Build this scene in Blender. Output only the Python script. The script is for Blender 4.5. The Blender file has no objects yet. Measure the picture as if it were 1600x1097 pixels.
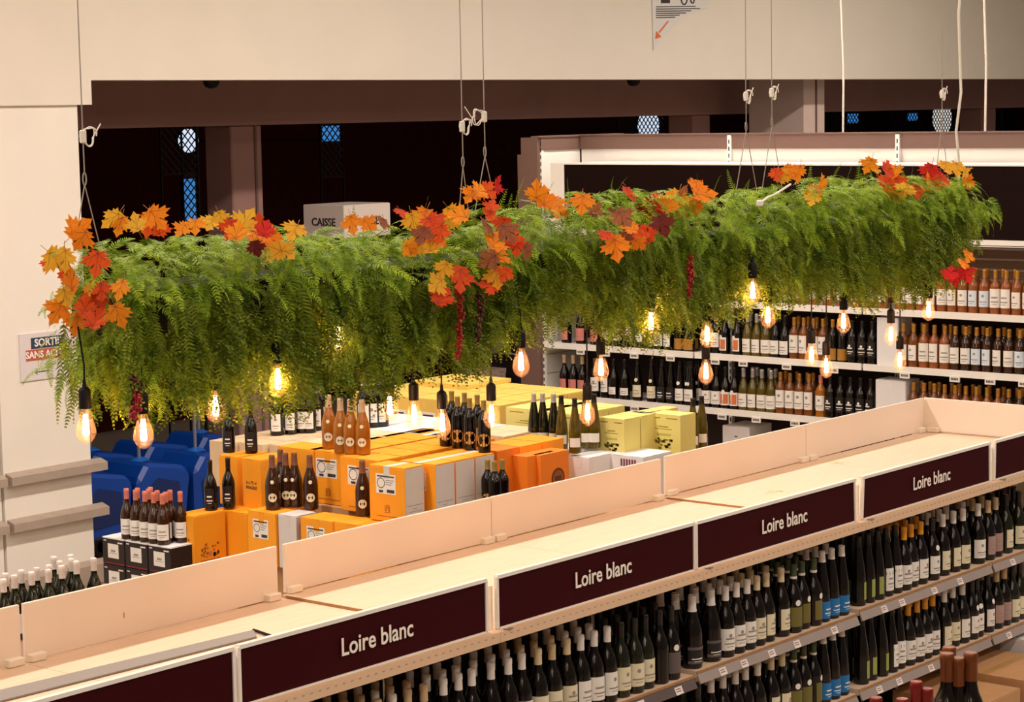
import bpy, math, random
import numpy as np
from mathutils import Matrix, Vector
random.seed(7); rng = np.random.default_rng(7)
S = bpy.context.scene
COL = S.collection
R = math.radians

# ------------------------------------------------------------------ camera, world, lights
F = 3424.9; CX, CY = 800.0, 548.5
CAM = np.array([-4.861, -5.2455, 3.6562])
PITCH, ROLL, YAW = 0.110265085, -0.017096441, 0.692603627
def cam_rot():
    fw = np.array([0, math.cos(PITCH), -math.sin(PITCH)]); rt = np.array([1.0, 0, 0]); up = np.cross(rt, fw)
    c, s = math.cos(ROLL), math.sin(ROLL)
    m = np.array([c*rt+s*up, -s*rt+c*up, fw])
    w = np.array([[math.sin(YAW), math.cos(YAW), 0], [-math.cos(YAW), math.sin(YAW), 0], [0, 0, 1]])
    return m @ w.T
MR = cam_rot()
cd = bpy.data.cameras.new('camera'); co = bpy.data.objects.new('camera', cd); COL.objects.link(co)
cd.sensor_width = 36; cd.lens = 36*F/1600; cd.clip_end = 200; cd.clip_start = .05
m4 = Matrix.Identity(4)
for i in range(3):
    m4[i][0] = MR[0][i]; m4[i][1] = MR[1][i]; m4[i][2] = -MR[2][i]; m4[i][3] = CAM[i]
co.matrix_world = m4; S.camera = co

def hit(x, y, ax, val):
    d = MR.T @ np.array([(x-CX)/F, -(y-CY)/F, 1.0]); t = (val-CAM[ax])/d[ax]
    return CAM + t*d

wd = bpy.data.worlds.new('world'); S.world = wd; wd.use_nodes = True
bg = wd.node_tree.nodes['Background']; bg.inputs[0].default_value = (1, .82, .66, 1); bg.inputs[1].default_value = .16
S.view_settings.view_transform = 'Standard'; S.view_settings.look = 'None'
S.view_settings.gamma = 1; S.view_settings.use_curve_mapping = False
S.view_settings.exposure = 0.0

def area(name, loc, sx, sy, power, col, rot=(0, 0, 0)):
    l = bpy.data.lights.new(name, 'AREA'); l.shape = 'RECTANGLE'; l.size = sx; l.size_y = sy; l.energy = power; l.color = col
    o = bpy.data.objects.new(name, l); COL.objects.link(o); o.location = loc; o.rotation_euler = rot
    return o
WARM = (1, .87, .77)
CEIL = 6.2
# rows of ceiling strip lights over the sales floor
for yy, pw in ((-6.5, 105), (-3.2, 110), (0.3, 55), (3.6, 250)):
    for xx in (-4, 2, 8, 15):
        area('ceiling_strip_light', (xx, yy, CEIL-.12), 5.2, .35, pw, WARM)

area('concourse_fill_light', (12, 10.8, 4.9), 12, .5, 9, (1, .6, .45))  # added fill without a fixture, gives the dark concourse a warm tint
# ------------------------------------------------------------------ materials
MATS = {}
def srgb(r, g, b):
    f = lambda c: (c/255/12.92) if c/255 <= .04045 else ((c/255+.055)/1.055)**2.4
    return (f(r), f(g), f(b), 1)
def mat(name, col, rough=.6, metal=0, spec=.5, noise=0, nscale=8, bump=0, bscale=60, emit=None, strength=0, objrand=0, stretch=None, trans=0, alpha=None, coat=0, sheen=0):
    if name in MATS: return MATS[name]
    m = bpy.data.materials.new(name); m.use_nodes = True; nt = m.node_tree; n = nt.nodes; b = n['Principled BSDF']
    b.inputs['Base Color'].default_value = col; b.inputs['Roughness'].default_value = rough; b.inputs['Metallic'].default_value = metal
    b.inputs['Specular IOR Level'].default_value = spec
    if coat: b.inputs['Coat Weight'].default_value = coat
    if trans: b.inputs['Transmission Weight'].default_value = trans; b.inputs['IOR'].default_value = 1.1
    tc = n.new('ShaderNodeTexCoord'); mp = n.new('ShaderNodeMapping'); nt.links.new(tc.outputs['Object'], mp.inputs[0])
    if stretch: mp.inputs['Scale'].default_value = stretch
    src = None
    if noise:
        t = n.new('ShaderNodeTexNoise'); t.inputs['Scale'].default_value = nscale; t.inputs['Detail'].default_value = 5
        nt.links.new(mp.outputs[0], t.inputs['Vector'])
        mr = n.new('ShaderNodeMapRange'); mr.inputs[1].default_value = .3; mr.inputs[2].default_value = .7
        mr.inputs[3].default_value = 1-noise; mr.inputs[4].default_value = 1+noise
        nt.links.new(t.outputs['Fac'], mr.inputs[0]); src = mr.outputs[0]
    if objrand:
        oi = n.new('ShaderNodeObjectInfo'); mr2 = n.new('ShaderNodeMapRange'); mr2.inputs[3].default_value = 1-objrand; mr2.inputs[4].default_value = 1+objrand
        nt.links.new(oi.outputs['Random'], mr2.inputs[0])
        if src:
            mu = n.new('ShaderNodeMath'); mu.operation = 'MULTIPLY'; nt.links.new(src, mu.inputs[0]); nt.links.new(mr2.outputs[0], mu.inputs[1]); src = mu.outputs[0]
        else: src = mr2.outputs[0]
    if src:
        h = n.new('ShaderNodeHueSaturation'); h.inputs['Color'].default_value = col; nt.links.new(src, h.inputs['Value']); nt.links.new(h.outputs[0], b.inputs['Base Color'])
    if bump:
        t = n.new('ShaderNodeTexNoise'); t.inputs['Scale'].default_value = bscale; nt.links.new(mp.outputs[0], t.inputs['Vector'])
        bp = n.new('ShaderNodeBump'); bp.inputs['Strength'].default_value = bump; bp.inputs['Distance'].default_value = .01
        nt.links.new(t.outputs['Fac'], bp.inputs['Height']); nt.links.new(bp.outputs[0], b.inputs['Normal'])
    if emit:
        b.inputs['Emission Color'].default_value = emit; b.inputs['Emission Strength'].default_value = strength
    MATS[name] = m; return m

def leaf_mat(name, c1, c2, island=True, trans=.18, rough=.5):
    m = bpy.data.materials.new(name); m.use_nodes = True; nt = m.node_tree; n = nt.nodes; b = n['Principled BSDF']; out = n['Material Output']
    ge = n.new('ShaderNodeNewGeometry'); oi = n.new('ShaderNodeObjectInfo'); ad = n.new('ShaderNodeMath'); ad.operation = 'ADD'
    fr = n.new('ShaderNodeMath'); fr.operation = 'FRACT'
    nt.links.new(ge.outputs['Random Per Island'] if island else oi.outputs['Random'], ad.inputs[0]); nt.links.new(oi.outputs['Random'], ad.inputs[1]); nt.links.new(ad.outputs[0], fr.inputs[0])
    rp = n.new('ShaderNodeValToRGB'); rp.color_ramp.elements[0].color = c1; rp.color_ramp.elements[1].color = c2
    tx = n.new('ShaderNodeTexNoise'); tx.inputs['Scale'].default_value = 9; mx = n.new('ShaderNodeMath'); mx.operation = 'MULTIPLY_ADD'; mx.inputs[1].default_value = .6
    tc = n.new('ShaderNodeTexCoord'); nt.links.new(tc.outputs['Object'], tx.inputs['Vector'])
    nt.links.new(fr.outputs[0], mx.inputs[0]); 
    m2 = n.new('ShaderNodeMath'); m2.operation = 'MULTIPLY_ADD'; m2.inputs[1].default_value = 1.2; m2.inputs[2].default_value = -.4
    nt.links.new(tx.outputs['Fac'], m2.inputs[0]); nt.links.new(m2.outputs[0], mx.inputs[2]); nt.links.new(mx.outputs[0], rp.inputs[0])
    nt.links.new(rp.outputs[0], b.inputs['Base Color']); b.inputs['Roughness'].default_value = rough; b.inputs['Specular IOR Level'].default_value = .15
    tr = n.new('ShaderNodeBsdfTranslucent'); nt.links.new(rp.outputs[0], tr.inputs['Color'])
    ms = n.new('ShaderNodeMixShader'); ms.inputs[0].default_value = trans
    nt.links.new(b.outputs[0], ms.inputs[1]); nt.links.new(tr.outputs[0], ms.inputs[2]); nt.links.new(ms.outputs[0], out.inputs['Surface'])
    MATS[name] = m; return m

M_wall = mat('cream_wall', srgb(230, 223, 209), .8, noise=.02, nscale=2, bump=.05, bscale=200)
M_wall2 = mat('white_cladding', srgb(238, 232, 220), .55, noise=.02, nscale=2)
M_bumper = mat('taupe_bumper', srgb(168, 152, 138), .6, noise=.06, nscale=12)
M_dark = mat('dark_interior', srgb(58, 18, 14), .9, spec=.1, noise=.2)
M_beam = mat('brown_beam', srgb(158, 120, 112), .8, noise=.05, nscale=3)
M_post = mat('mauve_post', srgb(140, 112, 106), .7, noise=.04)
M_ceil = mat('ceiling_white', srgb(215, 205, 190), .9, noise=.03)
M_floor = mat('floor_tile', srgb(170, 155, 138), .35, noise=.08, nscale=3)
M_wood = mat('beech_board', srgb(220, 191, 163), .5, noise=.07, nscale=5, stretch=(1, 14, 6), bump=.03)
M_woodedge = mat('raw_board_edge', srgb(165, 122, 78), .8, noise=.15, nscale=60)
M_shelfwood = mat('shelf_board', srgb(226, 198, 170), .55, noise=.06, nscale=5, stretch=(1, 10, 4))
M_upst = mat('pale_upstand', srgb(234, 219, 203), .45, noise=.02, nscale=3)
M_cream = mat('cream_metal', srgb(236, 224, 205), .4, noise=.02)
M_white = mat('white_metal', srgb(238, 234, 226), .35, noise=.015)
M_sign = mat('maroon_sign', srgb(54, 6, 12), .6, spec=.08, noise=.08, nscale=3)
M_letter = mat('white_letter', srgb(245, 238, 228), .5, emit=None)
M_black = mat('black_plastic', srgb(14, 9, 8), .6, spec=.25, noise=.1)
M_blackboard = mat('black_canopy', srgb(24, 9, 7), .7, spec=.08, noise=.1, nscale=2)
M_brownf = mat('brown_fascia', srgb(112, 84, 74), .6, noise=.04)
M_steel = mat('brushed_steel', srgb(132, 126, 120), .6, metal=.0, noise=.08, nscale=20, stretch=(1, 20, 1))
M_rail = mat('grey_price_rail', srgb(92, 80, 78), .3, noise=.08)
M_raillt = mat('pale_price_rail', srgb(158, 146, 140), .3, noise=.05)
M_tag = mat('white_ticket', srgb(235, 230, 222), .5)
M_ink = mat('dark_ink', srgb(52, 46, 46), .7)
M_inkred = mat('red_ink', srgb(160, 110, 100), .7)
M_slat = mat('brown_slat_back', srgb(150, 112, 84), .6, noise=.06, stretch=(1, 1, 8))
M_cable = mat('clear_cable', srgb(165, 152, 140), .35, noise=.05)
M_cordw = mat('white_cord', srgb(238, 230, 218), .45)
M_cork = mat('cork_brown', srgb(150, 110, 70), .6)
M_kraft = mat('kraft_card', srgb(190, 145, 100), .8, noise=.05, nscale=10, bump=.03)
M_tape = mat('parcel_tape', srgb(190, 150, 90), .3)
M_blue = mat('blue_plastic', srgb(6, 62, 150), .35, noise=.06, nscale=4)
M_greypole = mat('grey_pole', srgb(150, 145, 145), .35, metal=.4)
M_bag = mat('slate_fabric', srgb(110, 122, 142), .85, noise=.12, nscale=20, bump=.2)
M_bag2 = mat('speckled_fabric', srgb(176, 150, 138), .9, noise=.5, nscale=60)
M_grille = mat('dark_grille', srgb(34, 28, 30), .4, metal=.5)
M_bluelit = mat('blue_lit_pane', srgb(20, 60, 110), .4, emit=srgb(60, 130, 200), strength=.9)
M_lamp = mat('pale_lamp_disc', srgb(200, 215, 235), .4, emit=srgb(205, 220, 240), strength=1.1)
M_lampw = mat('white_lamp_disc', srgb(220, 220, 220), .4, emit=srgb(225, 218, 212), strength=1.0)
M_orangeink = mat('orange_print', srgb(225, 110, 50), .6)

# ------------------------------------------------------------------ mesh helpers
class MB:
    def __init__(s): s.v = []; s.f = []; s.m = []
    def add(s, vs, fs, mi=0):
        o = len(s.v); s.v += [tuple(v) for v in vs]; s.f += [tuple(i+o for i in f) for f in fs]; s.m += [mi]*len(fs)
    def box(s, x0, x1, y0, y1, z0, z1, mi=0, top=None):
        vs = [(x0, y0, z0), (x1, y0, z0), (x1, y1, z0), (x0, y1, z0), (x0, y0, z1), (x1, y0, z1), (x1, y1, z1), (x0, y1, z1)]
        fs = [(0, 3, 2, 1), (4, 5, 6, 7), (0, 1, 5, 4), (1, 2, 6, 5), (2, 3, 7, 6), (3, 0, 4, 7)]
        s.add(vs, fs, mi)
    def bbox(s, x0, x1, y0, y1, z0, z1, c=.004, mi=0):      # chamfered box
        vs = []
        for z, k in ((z0, c), (z0+c, 0), (z1-c, 0), (z1, c)):
            q = [(x0+c+k*.0, y0), (x1-c, y0), (x1, y0+c), (x1, y1-c), (x1-c, y1), (x0+c, y1), (x0, y1-c), (x0, y0+c)]
            cx, cy = (x0+x1)/2, (y0+y1)/2
            for (x, y) in q:
                vs.append((x+(k if x < cx else -k), y+(k if y < cy else -k), z))
        fs = [tuple(range(7, -1, -1)), tuple(range(24, 32))]
        for r in range(3):
            for i in range(8):
                j = (i+1) % 8; fs.append((r*8+i, r*8+j, r*8+8+j, r*8+8+i))
        s.add(vs, fs, mi)
    def lathe(s, prof, n=12, c=(0, 0, 0), mi=0, cap=True):
        vs = []; fs = []
        for r, z in prof:
            for i in range(n):
                a = 2*math.pi*i/n; vs.append((c[0]+r*math.cos(a), c[1]+r*math.sin(a), c[2]+z))
        for k in range(len(prof)-1):
            for i in range(n):
                j = (i+1) % n; fs.append((k*n+i, k*n+j, k*n+n+j, k*n+n+i))
        if cap: fs.append(tuple(range(n-1, -1, -1))); fs.append(tuple(range((len(prof)-1)*n, len(prof)*n)))
        s.add(vs, fs, mi)
    def tube(s, pts, r, n=6, mi=0, closed=False):
        pts = [Vector(p) for p in pts]; vs = []; fs = []; N = len(pts); up = None
        for i, p in enumerate(pts):
            a = pts[i-1] if (i > 0 or closed) else p; b = pts[(i+1) % N] if (i < N-1 or closed) else p
            t = (b-a).normalized() if (b-a).length > 1e-9 else Vector((0, 0, 1))
            if up is None: up = t.orthogonal().normalized()
            up = (up - t*up.dot(t)); up = up.normalized() if up.length > 1e-6 else t.orthogonal().normalized()
            w = t.cross(up); rr = r[i] if isinstance(r, (list, tuple)) else r
            for k in range(n):
                an = 2*math.pi*k/n; vs.append(p+(up*math.cos(an)+w*math.sin(an))*rr)
        for i in range(N if closed else N-1):
            for k in range(n):
                j = (k+1) % n; i2 = (i+1) % N
                fs.append((i*n+k, i*n+j, i2*n+j, i2*n+k))
        if not closed: fs.append(tuple(range(n-1, -1, -1))); fs.append(tuple(range((N-1)*n, N*n)))
        s.add(vs, fs, mi)
    def poly(s, pts, mi=0): s.add(pts, [tuple(range(len(pts)))], mi)
    def prism(s, pts, d, mi=0):         # pts 3D polygon, extruded by vector d
        n = len(pts); d = Vector(d); vs = [Vector(p) for p in pts]+[Vector(p)+d for p in pts]
        s.add(vs, [tuple(range(n-1, -1, -1)), tuple(range(n, 2*n))]+[(i, (i+1) % n, n+(i+1) % n, n+i) for i in range(n)], mi)
    def mesh(s, name, mats, smooth=False):
        me = bpy.data.meshes.new(name); me.from_pydata(s.v, [], s.f)
        for m in (mats if isinstance(mats, (list, tuple)) else [mats]): me.materials.append(m)
        me.polygons.foreach_set('material_index', s.m)
        if smooth:
            me.polygons.foreach_set('use_smooth', [True]*len(s.f)); me.set_sharp_from_angle(angle=R(40))
        me.update(); return me
def ob(name, me, parent=None, loc=(0, 0, 0), rot=(0, 0, 0)):
    o = bpy.data.objects.new(name, me); COL.objects.link(o); o.location = loc; o.rotation_euler = rot
    if parent is not None: o.parent = parent
    return o
def build(name, mb, mats, parent=None, loc=(0, 0, 0), smooth=False, rot=(0, 0, 0)): return ob(name, mb.mesh(name, mats, smooth), parent, loc, rot)
def tag(o, label=None, cat=None, group=None, kind=None):
    if label: o['label'] = label
    if cat: o['category'] = cat
    if group: o['group'] = group
    if kind: o['kind'] = kind
    return o
def thing(name, label, cat, loc=(0, 0, 0), group=None, rot=(0, 0, 0)): return tag(ob(name, None, None, loc, rot), label, cat, group)
def struct(name, mb, mats, parent=None, smooth=False):
    o = build(name, mb, mats, parent, smooth=smooth)
    if parent is None: o['kind'] = 'structure'
    return o
def copy_tree(o, parent=None):
    c = o.copy(); COL.objects.link(c)
    if parent is not None: c.parent = parent
    for ch in CH.get(o.name, []):
        k = ch.copy(); COL.objects.link(k); k.parent = c
    return c
CH = {}
_txt = {}
def text_mesh(txt, size, m, ext=.001, off=0.0, align='CENTER', sx=1.0):
    k = (txt, size, m.name, off, sx)
    if k in _txt: return _txt[k]
    c = bpy.data.curves.new('t', 'FONT'); c.body = txt; c.size = size; c.align_x = align; c.align_y = 'CENTER'; c.extrude = ext; c.offset = off; c.resolution_u = 3
    o = bpy.data.objects.new('t', c); COL.objects.link(o); bpy.context.view_layer.update()
    me = bpy.data.meshes.new_from_object(o.evaluated_get(bpy.context.evaluated_depsgraph_get()))
    bpy.data.objects.remove(o); me.materials.clear(); me.materials.append(m)
    if sx != 1.0:
        for v in me.vertices: v.co.x *= sx
    _txt[k] = me; return me
ROT_FRONT_Y = (R(90), 0, 0)             # readable from -Y
ROT_FRONT_X = (R(90), 0, R(-90))        # readable from -X
def ordw(i):
    W = ['first', 'second', 'third', 'fourth', 'fifth', 'sixth', 'seventh', 'eighth', 'ninth', 'tenth', 'eleventh', 'twelfth', 'thirteenth', 'fourteenth', 'fifteenth', 'sixteenth', 'seventeenth', 'eighteenth', 'nineteenth', 'twentieth']
    if i < 20: return W[i]
    t = ['', '', 'twenty', 'thirty', 'forty', 'fifty', 'sixty', 'seventy', 'eighty'][(i+1)//10]
    u = (i+1) % 10
    return t+('-'+W[u-1] if u else 'th') if u else (t[:-1]+'ieth')

# ------------------------------------------------------------------ setting
b = MB(); b.box(-12, 30, -14, 16, -.1, 0); struct('floor', b, M_floor)
b = MB(); b.box(-12, 30, -14, 7.7, CEIL, CEIL+.1); struct('ceiling', b, M_ceil)
HY = 7.5; HZ = 3.915
hdr = MB(); hdr.box(5.64, 30, HY, HY+.25, HZ, CEIL); hdr.box(-12, 5.64, HY, HY+.25, 3.735, CEIL); hdr.box(5.64, 5.70, HY, HY+.25, 3.735, HZ)
struct('wall_back', hdr, M_wall)
# clad pier on the left, set back a little under the header
b = MB(); b.box(4.785, 5.585, HY+.03, HY+.55, 0, 3.735); b.box(4.0, 4.765, HY+.04, HY+.55, 0, 3.735); b.box(-12, 3.99, HY+.05, HY+.55, 0, 3.735)
struct('wall_left', b, M_wall2)
for i, z in enumerate((1.06, .72, .30)):
    b = MB()
    for xa, xb in ((4.80, 5.68), (1.0, 4.76)):
        b.add([(xa, HY-.05, z-.04), (xb, HY-.05, z-.04), (xb, HY-.05, z+.02), (xa, HY-.05, z+.02), (xa, HY+.03, z-.04), (xb, HY+.03, z-.04), (xb, HY+.03, z+.045), (xa, HY+.03, z+.045)],
              [(0, 1, 2, 3), (3, 2, 6, 7), (1, 5, 6, 2), (0, 3, 7, 4), (0, 4, 5, 1)])
    if i == 2: b.box(4.80, 5.68, HY-.05, HY+.03, z-.12, z-.04)
    struct('trim_%d' % (i+1), b, M_bumper)
# dark concourse behind the header
b = MB(); b.box(3, 30, 14.5, 14.6, 0, CEIL); struct('wall_far', b, M_dark)
b = MB(); b.box(4.0, 4.1, HY+.55, 14.5, 0, CEIL); struct('wall_left_inner', b, M_dark)
b = MB(); b.box(29.9, 30, HY+.25, 14.5, 0, CEIL); struct('wall_right', b, M_dark)
b = MB(); b.box(3, 30, HY+.25, 14.5, 5.0, 5.05); struct('ceiling_inner', b, M_dark)
b = MB(); b.box(4.1, 30, 9.2, 9.45, 3.545, 4.9); struct('trim_beam', b, M_beam)
def post(x0, x1, y, top, m, label, name='support_post', d=.35, split=None):
    t = thing(name, label, 'post', ((x0+x1)/2, y, 0))
    b = MB(); w = (x1-x0)/2
    b.bbox(-w, w, 0, d, 0, top, .012); build('post_body', b, m, t)
    b = MB(); b.box(-w-.02, w+.02, -.02, d+.02, 0, .12); build('foot_plate', b, M_dark, t)
    if split is not None:
        b = MB(); b.box(split-.012, split+.012, -.012, 0, .12, top); build('joint_strip', b, M_brownf, t)
xa = lambda x, Y, y=210: float(hit(x, y, 1, Y)[0])
post(xa(361, 9.25), xa(409, 9.25), 9.25, 3.545, M_beam, 'mauve square post under the brown beam at the left of the dark opening', split=.1)
post(xa(1083, 9.25), xa(1110, 9.25), 9.25, 3.545, M_beam, 'brown post under the beam in the middle, above the wine wall')
post(xa(1534, 9.25), xa(1556, 9.25), 9.25, 3.545, M_beam, 'brown post under the beam at the far right')
post(xa(1257, 8.0), xa(1289, 8.0), 8.0, 4.9, mat('rosy_white_paint', srgb(222, 200, 190), .7, noise=.03), 'broad white pillar in front of the brown beam, right of centre', d=.75, split=0.02)
# small domes under the header lip
for k, (x, lb) in enumerate(((330, 'dark half-round dome under the header lip at the left'), (990, 'dark half-round dome under the header lip at the centre'))):
    p = hit(x, 129, 1, 7.9)
    t = thing('ceiling_dome', lb, 'camera', (p[0], 7.9, HZ))
    b = MB(); b.lathe([(.02, -.06), (.05, -.045), (.065, -.02), (.07, 0.02)], 14); build('dome', b, M_black, t, smooth=True)
    b = MB(); b.box(-.08, .08, -.08, .08, .02, 1.08); build('ceiling_mount', b, M_dark, t)

# diamond grille in front of the dark concourse, with lit discs behind
def grille(px0, py0, px1, py1, Y, label, cell=.09):
    a = hit(px0, py0, 1, Y); c = hit(px1, py1, 1, Y); w = c[0]-a[0]; h = a[2]-c[2]
    t = thing('diamond_grille', label, 'grille', (a[0], Y, c[2]))
    fr = MB(); e = .012
    fr.box(-e, 0, -e, e, -c[2], 5.0-c[2]); fr.box(w, w+e, -e, e, -c[2], 5.0-c[2]); fr.box(-e, w+e, -e, e, -e, 0); fr.box(-e, w+e, -e, e, h, h+e); build('grille_frame', fr, M_grille, t)
    g = MB()
    for sgn in (1, -1):
        k = -h
        while k < w+h:
            pts = []
            # line x = k + s*z
            for zz in (0, h):
                pts.append((k+(zz if sgn > 0 else h-zz), zz))
            (xA, zA), (xB, zB) = pts
            dx = xB-xA; dz = zB-zA; t0, t1 = 0, 1
            for lim, s in ((0, 1), (w, -1)):
                fa = s*(xA-lim); fb = s*(xB-lim)
                if fa < 0 and fb < 0: t0 = 2
                elif fa < 0: t0 = max(t0, fa/(fa-fb))
                elif fb < 0: t1 = min(t1, fa/(fa-fb))
            if t1 > t0: g.tube([(xA+dx*t0, 0, zA+dz*t0), (xA+dx*t1, 0, zA+dz*t1)], .007, 4)
            k += cell
    o = build('mesh_bars', g, M_grille, t); o['kind'] = 'stuff'
    return t
def wall_hanging(*a): pass
GR = [(250, 196, 308, 270, 'diamond grille left of the mauve post with a pale disc behind'),
      (286, 276, 312, 352, 'narrow diamond grille over a blue lit strip by the left post'),
      (330, 196, 358, 345, 'dim diamond grille panel just left of the mauve post'),
      (500, 192, 536, 275, 'diamond grille over a small blue pane behind the garland middle'),
      (965, 182, 1038, 214, 'diamond grille above the wine wall with a round pale disc'),
      (1298, 172, 1345, 214, 'diamond grille right of the white pillar'),
      (1392, 172, 1440, 214, 'diamond grille with a blue speck above the right wine bay'),
      (1450, 168, 1494, 214, 'diamond grille before a white disc by the thick white cord'),
      (1566, 168, 1584, 214, 'dim narrow diamond grille at the far right above the wine wall')]
for g in GR: grille(g[0], g[1], g[2], g[3], 12.0, g[4])
def disc(px, py, rpx, m, label):
    p = hit(px, py, 1, 12.4); q = hit(px+rpx, py, 1, 12.4); r = q[0]-p[0]
    t = thing('lit_disc', label, 'lamp', (p[0], 12.4, p[2]))
    b = MB(); b.lathe([(r*.8, 0), (r*.8, .05), (.0, .055)], 28); o = build('lit_face', b, m, t, rot=(R(90), 0, 0))
    b = MB(); b.lathe([(r*.82, -.03), (r*.85, 0), (r*.85, .02), (r*.82, .03)], 28); build('rim', b, M_grille, t, rot=(R(90), 0, 0), loc=(0, .03, 0))
    b = MB(); b.box(-.02, .02, .03, .06, 0, 5.0-p[2]); build('hanger', b, M_dark, t)
disc(292, 220, 17, M_lamp, 'round pale blue lit disc behind the left grille')
disc(1011, 197, 18, M_lamp, 'round pale blue lit disc behind the centre grille')
disc(1470, 184, 16, M_lampw, 'round white lit disc behind the grille by the thick cord')
def pane(x0, y0, x1, y1, label):
    a = hit(x0, y0, 1, 12.3); c = hit(x1, y1, 1, 12.3)
    t = thing('lit_window', label, 'window', (a[0], 12.3, c[2]))
    b = MB(); b.box(0, c[0]-a[0], 0, .03, 0, a[2]-c[2]); build('pane', b, M_bluelit, t)
    b = MB(); b.box(-.03, c[0]-a[0]+.03, .03, .06, -.03, a[2]-c[2]+.03); build('pane_frame', b, M_grille, t)
    b = MB(); b.box(0, .03, .04, 2.2, 0, .03); build('wall_arm', b, M_dark, t)
pane(290, 280, 307, 350, 'tall narrow blue lit pane behind the grille left of the mauve post')
pane(506, 197, 531, 220, 'small square blue lit pane high in the dark opening')
pane(1327, 178, 1341, 192, 'tiny blue lit pane just right of the white pillar')
pane(1421, 177, 1434, 188, 'tiny blue lit pane left of the white disc')

C_sign = mat('pale_sign_box', srgb(236, 222, 212), .6)
# CAISSE light box sign
pc = hit(537, 321, 1, 8.6)
t = thing('checkout_sign_box', 'pale cube sign reading CAISSE on two faces behind the garland', 'sign', (pc[0], 8.6, pc[2]-.30))
b = MB(); b.bbox(0, .62, 0, .52, 0, .30, .006); build('sign_body', b, C_sign, t)
ob('lettering', text_mesh('CAISSE', .10, M_ink, .002, .002), t, (.31, -.002, .14), ROT_FRONT_Y)
ob('lettering', text_mesh('CAISSE', .10, M_ink, .002, .002), t, (-.002, .26, .14), ROT_FRONT_X)
b = MB(); b.box(.29, .33, .24, .28, -(pc[2]-.30), 0); build('sign_pole', b, M_grille, t)

# SORTIE notice on the pier
a = hit(30, 523, 1, HY+.02); c = hit(101, 588, 1, HY+.02)
t = thing('exit_notice', 'pale grey notice SORTIE SANS ACHAT on the white pier, half behind ferns', 'sign', (a[0], HY+.018, c[2]))
w = .50; h = a[2]-c[2]
b = MB(); b.box(0, w, 0, .012, 0, h); build('notice_sheet', b, mat('notice_grey', srgb(222, 214, 214), .5), t)
b = MB(); b.box(.10, w-.1, -.002, 0, h-.115, h-.035); build('blue_band', b, mat('navy_print', srgb(42, 58, 84), .6), t)
b = MB(); b.box(.05, w-.05, -.002, 0, h-.20, h-.12); build('red_band', b, mat('red_print', srgb(190, 90, 70), .6), t)
ob('lettering', text_mesh('SORTIE', .075, M_letter, .001, .002), t, (.25, -.004, h-.075), ROT_FRONT_Y)
ob('lettering', text_mesh('SANS ACHAT', .068, M_letter, .001, .002), t, (.25, -.004, h-.16), ROT_FRONT_Y)
b = MB(); b.box(.14, .26, -.002, 0, .055, .062); b.poly([(.12, -.002, .0585), (.15, -.002, .08), (.14, -.002, .0585), (.15, -.002, .037)]); build('arrow', b, M_ink, t)

# hanging leaflet on the header wall
P = [hit(x, y, 1, HY-.012) for x, y in ((1019, -12), (1021.5, 79), (1035, 60), (1052, 40), (1072, 24), (1090, 16), (1105, 12), (1106, -12))]
o0 = P[1]
t = thing('wall_leaflet', 'white curved-corner notice with an orange arrow on the header wall', 'sign', tuple(o0))
b = MB(); pts = [tuple(p-o0) for p in P]; b.prism(pts, (0, .008, 0)); build('sheet', b, mat('leaflet_white', srgb(222, 220, 216), .5), t)
b = MB()
def quad_px(b, x0, y0, x1, y1, x2, y2, x3, y3, mi=0):
    q = [hit(x, y, 1, HY-.015)-o0 for x, y in ((x0, y0), (x1, y1), (x2, y2), (x3, y3))]; b.poly([tuple(v) for v in q], mi)
for i, x1 in enumerate((1087, 1094, 1080, 1072, 1062, 1055)):
    y = 10+i*3.4; quad_px(b, 1025, y, x1, y-.8, x1, y+.6, 1025, y+1.4)
quad_px(b, 1033, -3, 1047, -3, 1047, 5, 1033, 5)
build('print_lines', b, M_ink, t)
b = MB(); quad_px(b, 1043.6, 32.4, 1045.4, 33.2, 1031, 51.5, 1029, 50)
q = [hit(x, y, 1, HY-.0155)-o0 for x, y in ((1024, 61), (1025.5, 48.5), (1033.5, 57.5))]; b.poly([tuple(v) for v in q]); build('arrow', b, M_orangeink, t)
b = MB()
for cx_ in (1069, 1082):
    c = hit(cx_, -1 if cx_ < 1075 else 0, 1, HY-.016)-o0; r = .05 if cx_ < 1075 else .03
    b.tube([(c[0]+r*math.cos(a), c[1], c[2]+r*math.sin(a)) for a in np.linspace(0, 6.283, 17)[:-1]], .007, 4, closed=True)
build('icon', b, M_ink, t)

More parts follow.
